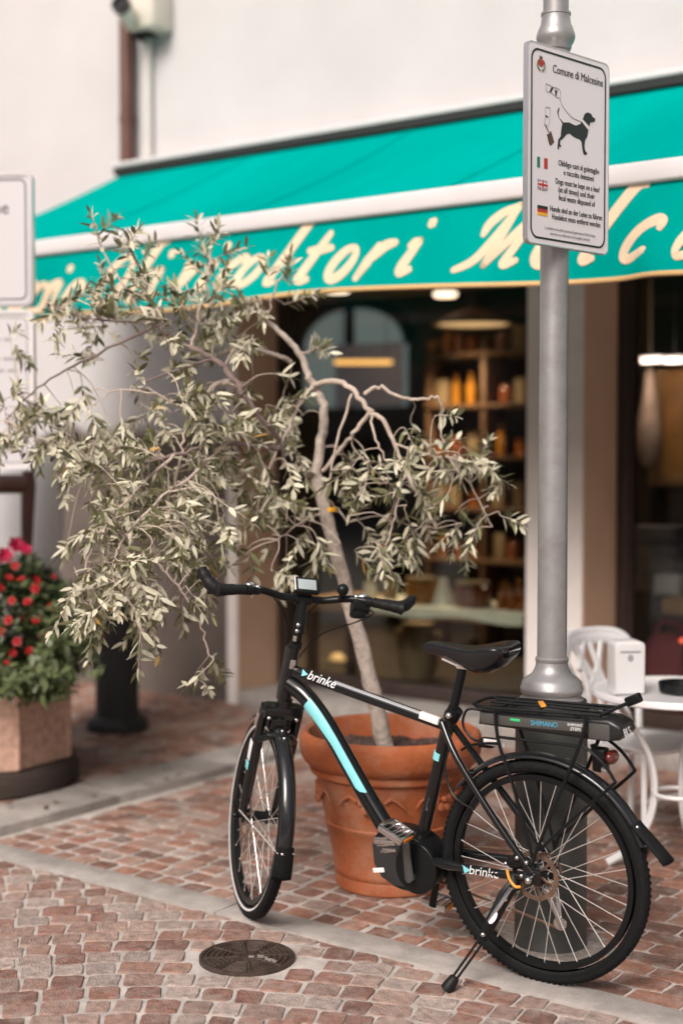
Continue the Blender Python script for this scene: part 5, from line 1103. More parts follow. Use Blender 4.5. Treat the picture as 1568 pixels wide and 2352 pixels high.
# ================================================================== olive tree
ot = empty('olive_tree', (tx+0.02, ty-0.02, 0.50), 'slender young olive tree with drooping silvery foliage growing out of the terracotta pot', 'tree')
OT = V(ot.location); rt = random.Random(11); DT = 5.57
def W(px, py, dd=0.0): return atD(px, py, DT+dd) - OT
trunk = smooth([W(893, 1740), W(878, 1690), W(856, 1590), W(832, 1490), W(803, 1385), W(772, 1270), W(745, 1170), W(722, 1085)], 4)
b = MB(); k = len(trunk); b.tube([p+V((rt.gauss(0, .0015), rt.gauss(0, .0015), 0)) for p in trunk], [0.036-0.0115*i/(k-1)+0.0015*math.sin(i*1.7) for i in range(k)], 14)
BR = [  # points (px, py, depth offset), start radius, end radius, material
 ([(722, 1090, 0), (737, 1010, .03), (741, 940, .04), (728, 898, .05), (706, 862, .06), (690, 815, .08), (655, 775, .10), (615, 735, .12), (588, 688, .14)], .0215, .008, 0),
 ([(722, 1092, 0), (690, 1080, -.03), (655, 1066, -.05)], .019, .012, 0),
 ([(655, 1066, -.05), (640, 1010, -.10), (600, 960, -.2), (558, 905, -.25)], .011, .009, 2),
 ([(716, 893, .04), (745, 876, .0), (790, 881, -.05), (825, 912, -.1), (850, 945, -.12), (880, 965, -.14), (905, 1020, -.15), (930, 1080, -.16), (950, 1120, -.16), (978, 1168, -.16), (1002, 1214, -.16)], .0125, .005, 1),
 ([(850, 945, -.12), (822, 985, -.08), (790, 1022, -.04), (740, 1082, 0)], .0085, .008, 1),
 ([(838, 905, -.1), (868, 888, -.1), (915, 910, -.12), (960, 916, -.12), (1006, 910, -.12)], .008, .005, 1),
 ([(1006, 910, -.12), (1016, 950, -.1), (1010, 990, -.1), (1030, 1050, -.08)], .0045, .003, 1),
 ([(668, 832, .09), (620, 810, .05), (570, 803, 0), (520, 808, -.05), (488, 822, -.1)], .010, .007, 0),
 ([(558, 905, -.25), (530, 862, -.25), (492, 826, -.25), (440, 798, -.25), (392, 775, -.22), (362, 745, -.2), (348, 705, -.2), (330, 640, -.2), (300, 570, -.2), (282, 525, -.2)], .0125, .004, 2),
 ([(556, 888, -.1), (510, 880, -.15), (472, 902, -.2), (442, 950, -.25), (422, 1000, -.25), (415, 1060, -.25), (400, 1120, -.25)], .0095, .004, 1),
 ([(720, 885, .03), (690, 925, 0), (668, 970, -.05), (640, 1030, -.1), (600, 1110, -.15)], .008, .004, 1),
 ([(808, 905, -.08), (775, 1010, -.1), (760, 1080, -.1), (748, 1150, -.1)], .0055, .0035, 1),
 ([(850, 950, -.12), (862, 1010, -.2), (885, 1060, -.2), (888, 1110, -.2)], .005, .003, 1),
 ([(930, 1090, -.16), (912, 1150, -.2), (900, 1210, -.2), (880, 1270, -.2)], .005, .003, 1),
 ([(750, 1145, 0), (775, 1165, .05), (800, 1200, .05)], .005, .003, 1),
 ([(640, 1030, -.1), (520, 1020, -.2), (400, 1045, -.3), (300, 1075, -.3), (200, 1090, -.25)], .009, .004, 2),
 ([(520, 1020, -.2), (430, 1100, -.4), (365, 1150, -.5), (350, 1230, -.5), (362, 1290, -.5), (402, 1335, -.5), (440, 1392, -.5), (466, 1455, -.5), (480, 1505, -.5)], .006, .003, 1),
 ([(400, 1045, -.3), (300, 1140, -.45), (230, 1230, -.5), (190, 1330, -.5), (200, 1420, -.5)], .0065, .003, 1),
 ([(365, 1150, -.5), (290, 1230, -.6), (260, 1320, -.6), (310, 1400, -.6), (330, 1450, -.6)], .005, .003, 1),
 ([(362, 745, -.2), (250, 800, -.15), (150, 850, -.1), (70, 905, -.05), (15, 965, 0)], .006, .003, 2),
 ([(392, 775, -.22), (330, 720, -.1), (260, 620, -.05), (225, 545, -.05)], .006, .003, 1),
 ([(440, 798, -.25), (462, 700, -.1), (480, 610, 0), (485, 545, 0)], .006, .003, 1),
 ([(615, 735, .12), (625, 680, .12), (650, 630, .12)], .005, .003, 1),
 ([(690, 815, .08), (712, 800, .05), (716, 770, .05)], .0035, .0025, 1),
 ([(362, 745, -.2), (200, 730, -.1), (120, 700, -.1)], .005, .003, 2),
 ([(442, 950, -.25), (340, 900, -.3), (250, 900, -.3)], .005, .003, 1),
 ([(740, 1180, 0), (690, 1200, -.1), (640, 1240, -.15)], .005, .003, 1),
 ([(905, 1020, -.15), (970, 1040, -.2), (1050, 1060, -.2), (1120, 1090, -.2)], .005, .003, 1),
 ([(1030, 1050, -.08), (1090, 1130, -.1), (1130, 1210, -.1)], .004, .003, 1),
 ([(490, 826, -.25), (400, 850, -.35), (330, 880, -.4)], .005, .003, 2),
]
BB = [MB(), MB(), MB()]; NODES = []
for pts, r0, r1, mi in BR:
    P = smooth([W(*p) for p in pts], 5); n = len(P)
    P = [p+V((rt.gauss(0, .003), rt.gauss(0, .003), rt.gauss(0, .003))) if 0 < i < n-1 else p for i, p in enumerate(P)]
    BB[mi].tube(P, [r0+(r1-r0)*i/(n-1) for i in range(n)], 9)
    NODES += P
tk = b.build('trunk', M['bark'], ot)
BB[0].build('limbs', M['bark'], ot); BB[2].build('dark_branches', M['darktwig'], ot)
NA = np.array([tuple(p) for p in NODES])
CL = [ # px, py, spread x, spread y, sprigs, depth offset, growth bias (-1 droop .. 1 up)
 (285, 585, 28, 40, 9, -.2, 1), (228, 560, 18, 35, 6, -.05, 1), (478, 590, 26, 38, 14, 0, 1), (500, 630, 30, 28, 6, 0, 1), (330, 660, 45, 45, 14, -.2, .8), (250, 670, 45, 40, 12, -.1, .6), (620, 655, 40, 36, 13, .12, .5), (690, 650, 20, 18, 4, .12, .5), (540, 690, 50, 30, 12, .05, .4), (715, 800, 8, 24, 4, .05, 1),
 (120, 700, 40, 25, 9, -.1, .2), (180, 745, 45, 30, 9, -.1, 0), (40, 780, 14, 16, 3, 0, .6), (240, 770, 45, 40, 7, -.2, 0), (400, 735, 60, 45, 24, -.2, .3), (330, 780, 40, 50, 9, -.2, 0), (470, 760, 50, 40, 16, -.1, 0), (540, 770, 45, 40, 12, 0, 0), (400, 850, 60, 40, 12, -.3, -.2),
 (30, 960, 30, 40, 10, 0, -.3), (75, 1020, 40, 28, 11, -.05, -.3), (25, 1030, 25, 30, 6, 0, -.3), (110, 960, 35, 50, 9, -.1, -.3), (180, 960, 40, 50, 10, -.2, -.4), (170, 1040, 60, 40, 16, -.25, -.4), (260, 960, 40, 50, 9, -.3, -.4), (300, 1030, 60, 45, 20, -.3, -.5), (340, 930, 40, 40, 7, -.3, -.4),
 (420, 930, 45, 45, 12, -.25, -.4), (500, 940, 45, 45, 14, -.2, -.4), (560, 980, 45, 50, 15, -.15, -.4), (620, 970, 35, 50, 10, -.1, -.4), (640, 900, 35, 45, 8, .1, -.2), (680, 990, 25, 40, 7, -.05, -.4), (470, 1040, 60, 45, 22, -.25, -.5), (390, 1090, 60, 45, 20, -.35, -.6), (560, 1080, 60, 45, 18, -.15, -.6), (640, 1110, 40, 45, 10, -.1, -.6),
 (220, 1110, 50, 40, 16, -.35, -.6), (300, 1140, 60, 45, 20, -.45, -.7), (400, 1170, 60, 40, 16, -.45, -.7), (480, 1150, 50, 40, 11, -.35, -.6), (560, 1150, 40, 40, 9, -.2, -.6), (230, 1200, 45, 45, 14, -.5, -.8), (320, 1230, 55, 45, 18, -.55, -.8), (200, 1300, 35, 50, 14, -.5, -.9), (280, 1310, 50, 45, 17, -.6, -.9), (370, 1290, 45, 40, 10, -.5, -.8), (190, 1390, 30, 45, 12, -.5, -1), (260, 1390, 45, 35, 13, -.6, -1), (330, 1410, 30, 40, 7, -.6, -1), (400, 1350, 40, 35, 8, -.5, -.9), (450, 1310, 40, 40, 7, -.4, -.8), (420, 1240, 50, 40, 9, -.5, -.7), (490, 1220, 30, 45, 6, -.4, -.7), (440, 1400, 25, 25, 4, -.5, -1), (480, 1520, 9, 14, 4, -.5, -1), (450, 1545, 14, 5, 2, -.5, -1),
 (620, 1220, 30, 35, 6, -.15, -.7), (640, 1300, 18, 35, 4, -.2, -.9), (690, 1220, 30, 40, 8, -.1, -.7), (670, 1150, 25, 35, 5, -.1, -.6),
 (800, 1060, 30, 20, 4, -.1, -.2), (845, 1080, 40, 30, 9, -.2, -.4), (900, 1075, 45, 30, 9, -.2, -.4), (960, 1070, 45, 35, 11, -.2, -.4), (1040, 1065, 45, 30, 13, -.2, -.2), (1100, 1075, 30, 30, 8, -.2, 0), (1130, 1110, 18, 20, 4, -.1, -.4), (940, 970, 25, 25, 4, -.1, -.3), (1010, 1010, 25, 30, 5, -.1, -.5), (840, 1130, 35, 30, 6, -.2, -.6), (920, 1140, 40, 40, 8, -.2, -.7), (1000, 1130, 40, 40, 7, -.2, -.6), (1080, 1150, 35, 45, 8, -.1, -.7), (1120, 1220, 28, 35, 7, -.1, -.8), (1060, 1220, 40, 35, 8, -.1, -.8), (830, 1210, 40, 40, 10, -.15, -.8), (880, 1260, 35, 35, 7, -.2, -.9), (960, 1250, 12, 35, 4, -.2, -1), (800, 1270, 25, 30, 5, -.1, -.8), (720, 1260, 25, 30, 5, -.05, -.7),
 (1000, 950, 15, 10, 1, -.1, 0)]
lv = MB(); tw = BB[1]
for px, py, sx, sy, cnt, dd, bias in CL:
    for q in range(max(1, int(round(cnt*(0.34 if py < 720 else 0.30 if (600 < px < 790 and 950 < py < 1260) else 0.42 if px > 780 else 0.62))))):
        x, y = px+rt.gauss(0, sx*0.75), py+rt.gauss(0, sy*0.75)
        p = W(x, y, dd+rt.gauss(0, 0.10)+ (rt.uniform(-.12, .2)))
        d = V((rt.gauss(0, 0.8), rt.gauss(0, 0.6), bias*0.9+rt.gauss(0, 0.55))); d.normalize()
        L = rt.uniform(0.07, 0.16); bend = V((rt.gauss(0, .3), rt.gauss(0, .3), -0.35 if bias < .3 else 0.1))
        seg = [p + d*L*t + bend*L*0.5*t*t for t in np.linspace(0, 1, 6)]
        j = int(np.argmin(((NA-np.array(tuple(p)))**2).sum(1))); nb_ = V(NA[j]); gap = (nb_-p).length
        if gap < 0.5:
            mid = nb_.lerp(p, 0.5)+V((rt.gauss(0, .015), rt.gauss(0, .015), 0.03*gap/0.2*(1 if bias < .3 else -.3)))
            tw.tube(smooth([nb_, mid, p, seg[3], seg[5]], 3), [0.0024]*4+[0.0018]*6+[0.001]*3, 5)
        nl = max(4, int(L/0.0145)); side0 = rt.uniform(0, 3.14)
        for i in range(nl):
            t = (i+0.6)/nl; a = seg[min(5, int(t*5))].lerp(seg[min(5, int(t*5)+1)], t*5-int(t*5)) if t < 1 else seg[5]
            tang = (seg[5]-seg[0]).normalized(); o1 = tang.orthogonal().normalized(); o1.rotate(Matrix.Rotation(side0+(i % 2)*1.571+rt.gauss(0, .3), 3, tang))
            for s in (-1, 1):
                dl = (tang*rt.uniform(0.45, 1.0) + o1*s*rt.uniform(0.6, 1.0) + V((0, 0, rt.gauss(-0.05, .2)))).normalized()
                nrm = (V((rt.gauss(0, .5), rt.gauss(0, .5), 0.8)) + tang*0.4).normalized()
                leaf_blade(lv, a, dl, nrm, rt.uniform(0.036, 0.086)*(1-0.35*t*t), rt.uniform(0.011, 0.020), rt.random(), 0.2)
        leaf_blade(lv, seg[5], (seg[5]-seg[4]).normalized(), V((0, 0, 1)), 0.045, 0.011, rt.random(), 0.2)
tw.build('twigs', M['twig'], ot); lv.build('foliage', M['leaf'], ot, auto=False)
b = MB(); c = W(758, 1170); b.tube([c+V((0, 0, -0.008)), c+V((0.0, 0, 0.008))], 0.0285, 14); b.build('yellow_tie', M['yellow'], tk)

# ================================================================== cafe table, dispenser, ashtray, chair
TZ = 0.73; tc_ = atZ(1558, 1582, TZ)
tb = empty('cafe_table', (tc_.x, tc_.y, 0), 'round white cafe table with curved legs at the right edge of the photo', 'table')
b = MB(); b.lathe([(0.0001, TZ-0.004), (0.335, TZ-0.004), (0.345, TZ-0.001), (0.350, TZ-0.008), (0.350, TZ-0.026), (0.342, TZ-0.032), (0.0001, TZ-0.03)][::-1], 72); b.build('tabletop', M['furniture'], tb)
b = MB(); b.tube([(0.10*math.cos(t), 0.10*math.sin(t), 0.30) for t in np.linspace(0, 6.283, 20)], 0.009, 8); b.build('ring', M['furniture'], tb)
for k in range(3):
    t0 = R(215+120*k); c, s = math.cos(t0), math.sin(t0)
    prof = [(0.27, TZ-0.03), (0.20, 0.60), (0.12, 0.46), (0.095, 0.32), (0.12, 0.18), (0.20, 0.07), (0.285, 0.012)]
    for dlt in (-0.018, 0.018):
        b = MB(); b.tube(smooth([V((r_*c-dlt*s, r_*s+dlt*c, z)) for r_, z in prof], 5), 0.0115, 10)
        b.build('leg', M['furniture'], tb)
q_ = atZ(1436, 1590, TZ)
nd_ = empty('napkin_dispenser', (q_.x, q_.y, TZ), 'white napkin dispenser with rounded top standing on the cafe table', 'napkin dispenser')
mxr = Matrix.Rotation(R(36+8), 4, 'Z')
b = MB(); mz = mxr @ Matrix(((1, 0, 0, 0), (0, 0, -1, 0), (0, 1, 0, 0), (0, 0, 0, 1)))
pts = [(-0.062, 0.0), (0.062, 0.0)]+[(0.062-0.022+0.022*math.cos(t), 0.188+0.022*math.sin(t)) for t in np.linspace(0, 1.57, 7)]+[(-0.062+0.022+0.022*math.cos(t), 0.188+0.022*math.sin(t)) for t in np.linspace(1.57, 3.14, 7)]
b.prism(pts, -0.055, 0.055, mz, True, 0.008); b.build('body', M['furniture'], nd_)
b = MB(); b.prism([(-0.042, 0.165), (0.042, 0.165), (0.042, 0.174), (-0.042, 0.174)], 0.0552, 0.0562, mz); b.prism([(0.012*math.cos(t), 0.145+0.015*math.sin(t)) for t in np.linspace(0, 6.0, 12)], 0.0552, 0.0562, mz); b.build('grey_emblem', M['greyink'], nd_)
q_ = atZ(1566, 1590, TZ)
at_ = empty('ashtray', (q_.x, q_.y, TZ-0.001), 'round black ashtray on the white cafe table', 'ashtray')
b = MB(); b.lathe([(0.0001, 0.001), (0.085, 0.001), (0.092, 0.006), (0.096, 0.040), (0.093, 0.042), (0.085, 0.036), (0.080, 0.012), (0.0001, 0.010)], 40); b.build('bowl', M['blackplastic'], at_)
# chair: local x = forward
chx, chy = -2.62, 5.74
cb = empty('cafe_chair', (chx, chy, 0), 'white plastic chair with branch patterned open back beside the lamp post', 'chair', rot=(0, 0, R(-14)))
b = MB(); na, nb2 = 15, 15; vs = []
for i in range(na+1):
    for j in range(nb2+1):
        u, v = -1+2*i/na, -1+2*j/nb2; x, y = 0.21*u*math.sqrt(1-0.30*v*v), 0.215*v*math.sqrt(1-0.30*u*u)
        vs.append((x, y, 0.445+0.012*u-0.012*(1-v*v)+(-0.02*max(0, u-0.6)/0.4)))
b.add(vs, [(i*(nb2+1)+j, (i+1)*(nb2+1)+j, (i+1)*(nb2+1)+j+1, i*(nb2+1)+j+1) for i in range(na) for j in range(nb2)], True); n0 = len(vs)
b.add([(v[0]*0.98, v[1]*0.98, v[2]-0.016) for v in vs], [(i*(nb2+1)+j, i*(nb2+1)+j+1, (i+1)*(nb2+1)+j+1, (i+1)*(nb2+1)+j) for i in range(na) for j in range(nb2)], True)
edge = [i*(nb2+1) for i in range(na+1)] + [na*(nb2+1)+j for j in range(1, nb2+1)] + [i*(nb2+1)+nb2 for i in range(na-1, -1, -1)] + [j for j in range(nb2-1, 0, -1)]
for e in range(len(edge)):
    p, q2 = edge[e], edge[(e+1) % len(edge)]; b.f.append((p, q2, n0+q2, n0+p)); b.sm.append(True)
seat_ = b.build('seat', M['furniture'], cb)
def bkp(y, z): # point on the curved back
    return V((-0.205-0.09*((z-0.45)/0.42)+0.10*(y/0.23)**2*0.6, y, z))
outl = [(-0.205, 0.44), (-0.225, 0.60), (-0.23, 0.74), (-0.215, 0.83), (-0.15, 0.873), (0.0, 0.882), (0.15, 0.873), (0.215, 0.83), (0.23, 0.74), (0.225, 0.60), (0.205, 0.44)]
b = MB(); b.tube([bkp(p.x, p.y) for p in smooth([V(p) for p in outl], 5)], 0.021, 10, flat=(V((1, 0, 0)), 0.55)); b.tube([bkp(p.x, p.y-0.03) for p in smooth([V(p) for p in outl[3:8]], 5)], 0.03, 8, flat=(V((1, 0, 0)), 0.35)); b.build('back_rim', M['furniture'], cb)
bars = [((-0.12, 0.44), (-0.05, 0.62), (-0.10, 0.85)), ((-0.02, 0.44), (-0.11, 0.64), (-0.21, 0.76)), ((0.05, 0.44), (0.02, 0.62), (0.09, 0.86)), ((0.14, 0.44), (0.06, 0.66), (0.0, 0.87)), ((-0.17, 0.46), (-0.16, 0.6), (-0.22, 0.66)), ((0.10, 0.52), (0.16, 0.66), (0.22, 0.75)), ((0.17, 0.45), (0.14, 0.62), (0.16, 0.84)), ((-0.06, 0.62), (0.02, 0.70), (0.05, 0.76)), ((-0.10, 0.72), (-0.05, 0.80), (-0.02, 0.87)), ((0.04, 0.60), (-0.04, 0.74), (-0.15, 0.86)), ((0.02, 0.5), (0.10, 0.56), (0.21, 0.58)), ((-0.20, 0.52), (-0.12, 0.54), (-0.05, 0.50))]
for s_ in bars:
    b = MB(); b.tube([bkp(p.x, p.y) for p in smooth([V(p) for p in s_], 5)], 0.016, 8, flat=(V((1, 0, 0)), 0.6)); b.build('back_bar', M['furniture'], cb)
b = MB(); b.tube([(0.17, -0.17, 0.425), (0.17, 0.17, 0.425), (-0.17, 0.17, 0.425), (-0.17, -0.17, 0.425), (0.17, -0.17, 0.425)], 0.011, 8); b.build('seat_frame', M['furniture'], cb)
for sx in (-1, 1):
    for sy in (-1, 1):
        b = MB(); b.tube([(sx*0.165, sy*0.165, 0.43), (sx*0.19, sy*0.19, 0.03)], 0.0135, 12); lg = b.build('leg', M['furniture'], cb)
        b = MB(); b.tube([(sx*0.188, sy*0.188, 0.045), (sx*0.191, sy*0.191, 0.001)], 0.0165, 12); b.build('foot_cap', M['blackplastic'], lg)
b = MB(); b.tube([(0.178, -0.178, 0.22), (0.178, 0.178, 0.22)], 0.009, 8); b.build('stretcher', M['furniture'], cb)

# ================================================================== inside the shop (seen through the glass)
dt_ = empty('display_table', (-5.0, 7.95, 0.12), 'pine display counter just behind the left shop window, half covered by a pale cloth', 'counter')
b = MB(); b.rbox((-4.99, 7.93, 0.66), (2.0, 0.56, 0.075), 0.01); bw(b, 'counter_top', M['shelf'], dt_)
for xx in (-5.92, -4.06):
    for yy in (7.70, 8.16): b = MB(); b.box((xx, yy, 0.37), (0.06, 0.06, 0.50)); bw(b, 'leg', M['darkwood'], dt_)
b = MB(); nx = 30; vs = []; 
for i in range(nx+1):
    x = -5.52+1.27*i/nx
    for y, z in ((8.20, 0.702), (7.9, 0.703), (7.66, 0.704), (7.637, 0.695), (7.634-0.004*math.sin(x*30), 0.640+0.012*math.sin(x*9))): vs.append((x, y, z))
b.add(vs, [(i*5+j, (i+1)*5+j, (i+1)*5+j+1, i*5+j+1) for i in range(nx) for j in range(4)], True)
n0 = len(vs); b.add([(p[0], p[1]+0.002, p[2]-0.003) for p in vs], [(i*5+j, i*5+j+1, (i+1)*5+j+1, (i+1)*5+j) for i in range(nx) for j in range(4)], True)
cl_ = empty('counter_cloth', (-4.9, 7.9, 0.70), 'pale green cloth spread over the shop window counter', 'cloth'); bw(b, 'cloth', M['cloth'], cl_)
def on_top(px, py, z=0.706, Y=None): return atZ(px, py, z) if Y is None else atY(px, py, Y)
def jar(px, r_, h, m, label, cat, name, group=None, lid='beige', Y=7.82, z=0.7045, cone=False):
    p = atY(px, 1340, Y); e = empty(name, (p.x, p.y, z), label, cat, group)
    b = MB()
    if cone: b.lathe([(0.0001, 0), (r_, 0), (r_*0.95, 0.02), (r_*0.42, h*0.75), (r_*0.35, h), (0.0001, h)], 24)
    else: b.lathe([(0.0001, 0), (r_*0.95, 0), (r_, r_*0.1), (r_, h*0.78), (r_*0.86, h*0.88), (r_*0.84, h*0.9), (0.0001, h*0.9)], 24)
    b.build('body', M[m], e)
    if lid and not cone: b = MB(); b.lathe([(r_*0.88, h*0.9), (r_*0.9, h), (0.0001, h*1.01)], 24); b.build('lid', M[lid], e)
    return e
jar(968, .115, .17, 'amber', 'wide amber jar on the shop counter, left of the white cone', 'jar', 'storage_jar')
jar(1018, .075, .17, 'cloth', 'white cone shaped cover on the shop counter between two jars', 'cone', 'white_cone', cone=True)
jar(1085, .125, .16, 'redjar', 'broad red brown jar on the shop counter, right of the white cone', 'jar', 'storage_jar')
jar(895, .05, .15, 'beige', 'pale glass jar on the shop counter behind the handlebar', 'jar', 'glass_jar', Y=7.9)
jar(850, .045, .12, 'cloth', 'small pale green pot on the shop counter beside the olive trunk', 'pot', 'small_pot', Y=7.85)
for k, (px, h) in enumerate(((1150, .15), (1160, .17), (1172, .15), (1188, .19), (1196, .18))):
    p = atY(px, 1340, 7.78+0.05*(k % 2)); e = empty('oil_bottle', (p.x, p.y, 0.7045 if p.x < -4.26 else 0.6985), 'slim orange bottle in the row at the right end of the shop counter', 'bottle', 'orange bottles on the counter')
    b = MB(); b.lathe([(0.0001, 0), (0.024, 0), (0.026, 0.01), (0.026, h*0.6), (0.010, h*0.78), (0.010, h*0.95), (0.0001, h*0.96)], 16); b.build('glass_body', M['bottle'], e)
    b = MB(); b.lathe([(0.0115, h*0.95), (0.0115, h*1.06), (0.0001, h*1.07)], 12); b.build('cap', M['amber'], e)
# goods below and behind the counter
p = atY(960, 1560, 8.25); e = empty('ceramic_crock', (p.x, p.y, 0.12), 'tall beige ceramic crock with handles under the shop counter', 'crock')
b = MB(); b.lathe([(0.0001, 0), (0.10, 0), (0.14, 0.10), (0.15, 0.25), (0.12, 0.33), (0.10, 0.36), (0.115, 0.39), (0.09, 0.39), (0.0001, 0.36)], 28); b.build('body', M['beige'], e)
for s in (-1, 1): b = MB(); b.tube([(s*0.11, 0, 0.34), (s*0.18, 0, 0.32), (s*0.17, 0, 0.22), (s*0.145, 0, 0.2)], 0.014, 8); b.build('handle', M['beige'], e)
p = atY(775, 1520, 8.5); e = empty('glowing_lamp', (p.x, p.y, 0.12), 'small glowing round lamp in the dark under the shop counter', 'lamp')
b = MB(); b.lathe([(0.0001, 0), (0.07, 0), (0.07, 0.02), (0.02, 0.04), (0.02, p.z-0.12-0.06), (0.0001, p.z-0.12-0.06)], 20); b.build('stand', M['darkwood'], e)
b = MB(); b.ball((0, 0, p.z-0.12), 0.065, 10); b.build('globe', mat('dim warm globe', (0.7, 0.5, 0.25), 0.5, emit=(1.0, 0.62, 0.22), estr=0.30), e)
# added glowing arch at the back, imitating sky reflected in the shop glass
e = empty('arched_reflection', (-7.5, 10.9, 2.1), 'glowing blue grey arch added at the back, imitating sky reflected in the left shop window', 'window')
b = MB(); aL, aR = atY(700, 800, 10.9).x, atY(935, 800, 10.9).x; aw_ = (aR-aL)/2; ac = (aL+aR)/2; zt = 3.02-aw_*0.55
pts = [(ac-aw_, 2.12), (ac+aw_, 2.12)]+[(ac+aw_*math.cos(t), zt+aw_*0.6*math.sin(t)) for t in np.linspace(0, math.pi, 24)]
MXZ = Matrix(((1, 0, 0, 0), (0, 0, -1, 10.9), (0, 1, 0, 0), (0, 0, 0, 1)))
b.prism(pts, -0.01, 0.01, MXZ); bw(b, 'pane', M['skyreflection'], e)
b = MB(); b.box((atY(800, 700, 10.85).x, 10.865, 2.6), (0.10, 0.03, 1.0)); b.tube([V((ac+(aw_+0.05)*math.cos(t), 10.86, zt+(aw_*0.6+0.05)*math.sin(t))) for t in np.linspace(0, math.pi, 24)], 0.06, 8); bw(b, 'frame', mat('blue grey reflection edge', (0.02, 0.035, 0.05), 0.6), e)  # dark edge and bar of the added reflection arch, not a window frame
# papers on the glass and warm strip lamp
p, q = atY(770, 800, 10.0), atY(925, 870, 10.0)
e = empty('hanging_poster', ((p.x+q.x)/2, 10.0, q.z-0.25), 'pale lilac poster hanging in the shop behind the strip lamp', 'poster')
b = MB(); b.rbox(((p.x+q.x)/2, 10.0, (p.z+q.z)/2-0.1), (q.x-p.x, 0.012, p.z-q.z+0.25), 0.004); bw(b, 'sheet', M['paper'], e)
p, q = atY(770, 832, 9.6), atY(898, 832, 9.6)
e = empty('strip_lamp', ((p.x+q.x)/2, 9.6, p.z), 'thin horizontal strip lamp glowing orange inside the left window', 'lamp')
b = MB(); b.tube([(p.x, 9.6, p.z), (q.x, 9.6, q.z)], 0.018, 8); bw(b, 'tube', M['bar'], e)
for x_ in (p.x+0.05, q.x-0.05): b = MB(); b.tube([(x_, 9.6, p.z+0.018), (x_, 9.6, 3.2)], 0.004, 6); bw(b, 'hanger', M['darkwood'], e)
for k, (px, py, zc, lab) in enumerate(((775, 672, 2.86, 'round warm ceiling lamp just under the awning hem, nearer the olive tree'), (1022, 681, 2.86, 'round warm ceiling lamp just under the awning hem, nearer the lamp post'))):
    p = atZ(px, py, zc); e = empty('ceiling_lamp', (p.x, p.y, zc), lab, 'ceiling lamp')
    b = MB(); b.lathe([(0.0001, 0.0), (0.080, 0.0), (0.088, 0.012), (0.088, 0.03), (0.0001, 0.032)], 28); b.build('diffuser', M['lamp'], e)
    b = MB(); b.lathe([(0.0885, 0.030), (0.080, 0.06), (0.008, 0.075), (0.008, 3.2-zc), (0.0001, 3.2-zc)], 24); b.build('housing', M['beige'], e)
    ld = bpy.data.lights.new('ceiling_lamp_light', 'SPOT'); ld.spot_size = R(100); ld.spot_blend = 0.7; ld.energy = 230; ld.color = (1.0, 0.74, 0.48); ld.shadow_soft_size = 0.08
    lo = bpy.data.objects.new('ceiling_lamp_light', ld); COL.objects.link(lo); lo.parent = e; lo.location = (0, 0, -0.06)
p = atY(1085, 748, 9.0); e = empty('pendant_lamp', tuple(p), 'wide shallow wooden pendant lamp glowing warm in the upper right of the left window', 'pendant lamp')
b = MB(); b.lathe([(0.30, 0.0), (0.10, 0.09), (0.03, 0.12), (0.03, 0.13), (0.11, 0.10), (0.31, 0.006)], 32, closed=True); b.build('shade', M['beam'], e)
b = MB(); b.lathe([(0.0001, 0.004), (0.26, 0.012), (0.0001, 0.03)], 24); b.build('glowing_disc', mat('dim warm disc', (0.8, 0.5, 0.25), 0.5, emit=(1.0, 0.62, 0.30), estr=0.75), e)
b = MB(); b.tube([(0, 0, 0.12), (0, 0, 3.2-p.z)], 0.006, 6); b.build('cord', M['darkwood'], e)
# wall shelf unit with goods at the right side of the left window
su = empty('shelf_unit', (atY(1150, 900, 9.6).x, 9.6, 0.12), 'tall wooden shelf unit full of goods beside the right jamb of the left window', 'shelves')
x0, x1 = atY(1000, 900, 9.6).x, atY(1260, 900, 9.6).x
b = MB()
for xx in (x0, (x0+x1)/2, x1): b.rbox((xx, 9.65, 1.35), (0.04, 0.34, 2.46), 0.004)
bw(b, 'upright', M['darkshelf'], su)
SZ = (0.45, 0.85, 1.25, 1.65, 2.05, 2.45)
for z in SZ: b = MB(); b.rbox(((x0+x1)/2, 9.65, z), (x1-x0+0.06, 0.36, 0.035), 0.004); bw(b, 'shelf_board', M['darkshelf'], su)
rs = random.Random(4)
KINDS = [('redjar', 'red brown jar on the tall shelves inside the left window', 'jar', 'red brown jars on the shelves'), ('amber', 'amber bottle on the tall shelves inside the left window', 'bottle', 'amber bottles on the shelves'), ('beige', 'beige packet on the tall shelves inside the left window', 'packet', 'beige packets on the shelves'), ('bottle', 'dark orange tin on the tall shelves inside the left window', 'tin', 'orange tins on the shelves')]
protos = {}
for z in SZ[1:]:
    x = x0+0.08
    while x < x1-0.08:
        kd = rs.choice(KINDS); key = kd[2]
        if abs(x-(x0+x1)/2) > 0.07:
            if key not in protos:
                b = MB()
                if key == 'packet': b.rbox((0, 0, 0.10), (0.10, 0.07, 0.20), 0.01)
                elif key == 'jar': b.lathe([(0.0001, 0), (0.055, 0), (0.058, 0.11), (0.045, 0.13), (0.048, 0.15), (0.0001, 0.152)], 14)
                elif key == 'bottle': b.lathe([(0.0001, 0), (0.036, 0), (0.038, 0.15), (0.014, 0.20), (0.014, 0.25), (0.0001, 0.252)], 14)
                else: b.lathe([(0.0001, 0), (0.045, 0), (0.045, 0.004), (0.043, 0.008), (0.043, 0.12), (0.045, 0.125), (0.0001, 0.126)], 14)
                protos[key] = b.build({'packet': 'food_packet', 'jar': 'preserve_jar', 'bottle': 'oil_bottle', 'tin': 'food_tin'}[key], M[kd[0]]); o = protos[key]
            else: o = protos[key].copy(); COL.objects.link(o)
            o.location = (x, 9.62+rs.uniform(-.05, .05), z+0.018); tag(o, kd[1], kd[2], kd[3])
        x += rs.uniform(0.11, 0.17)
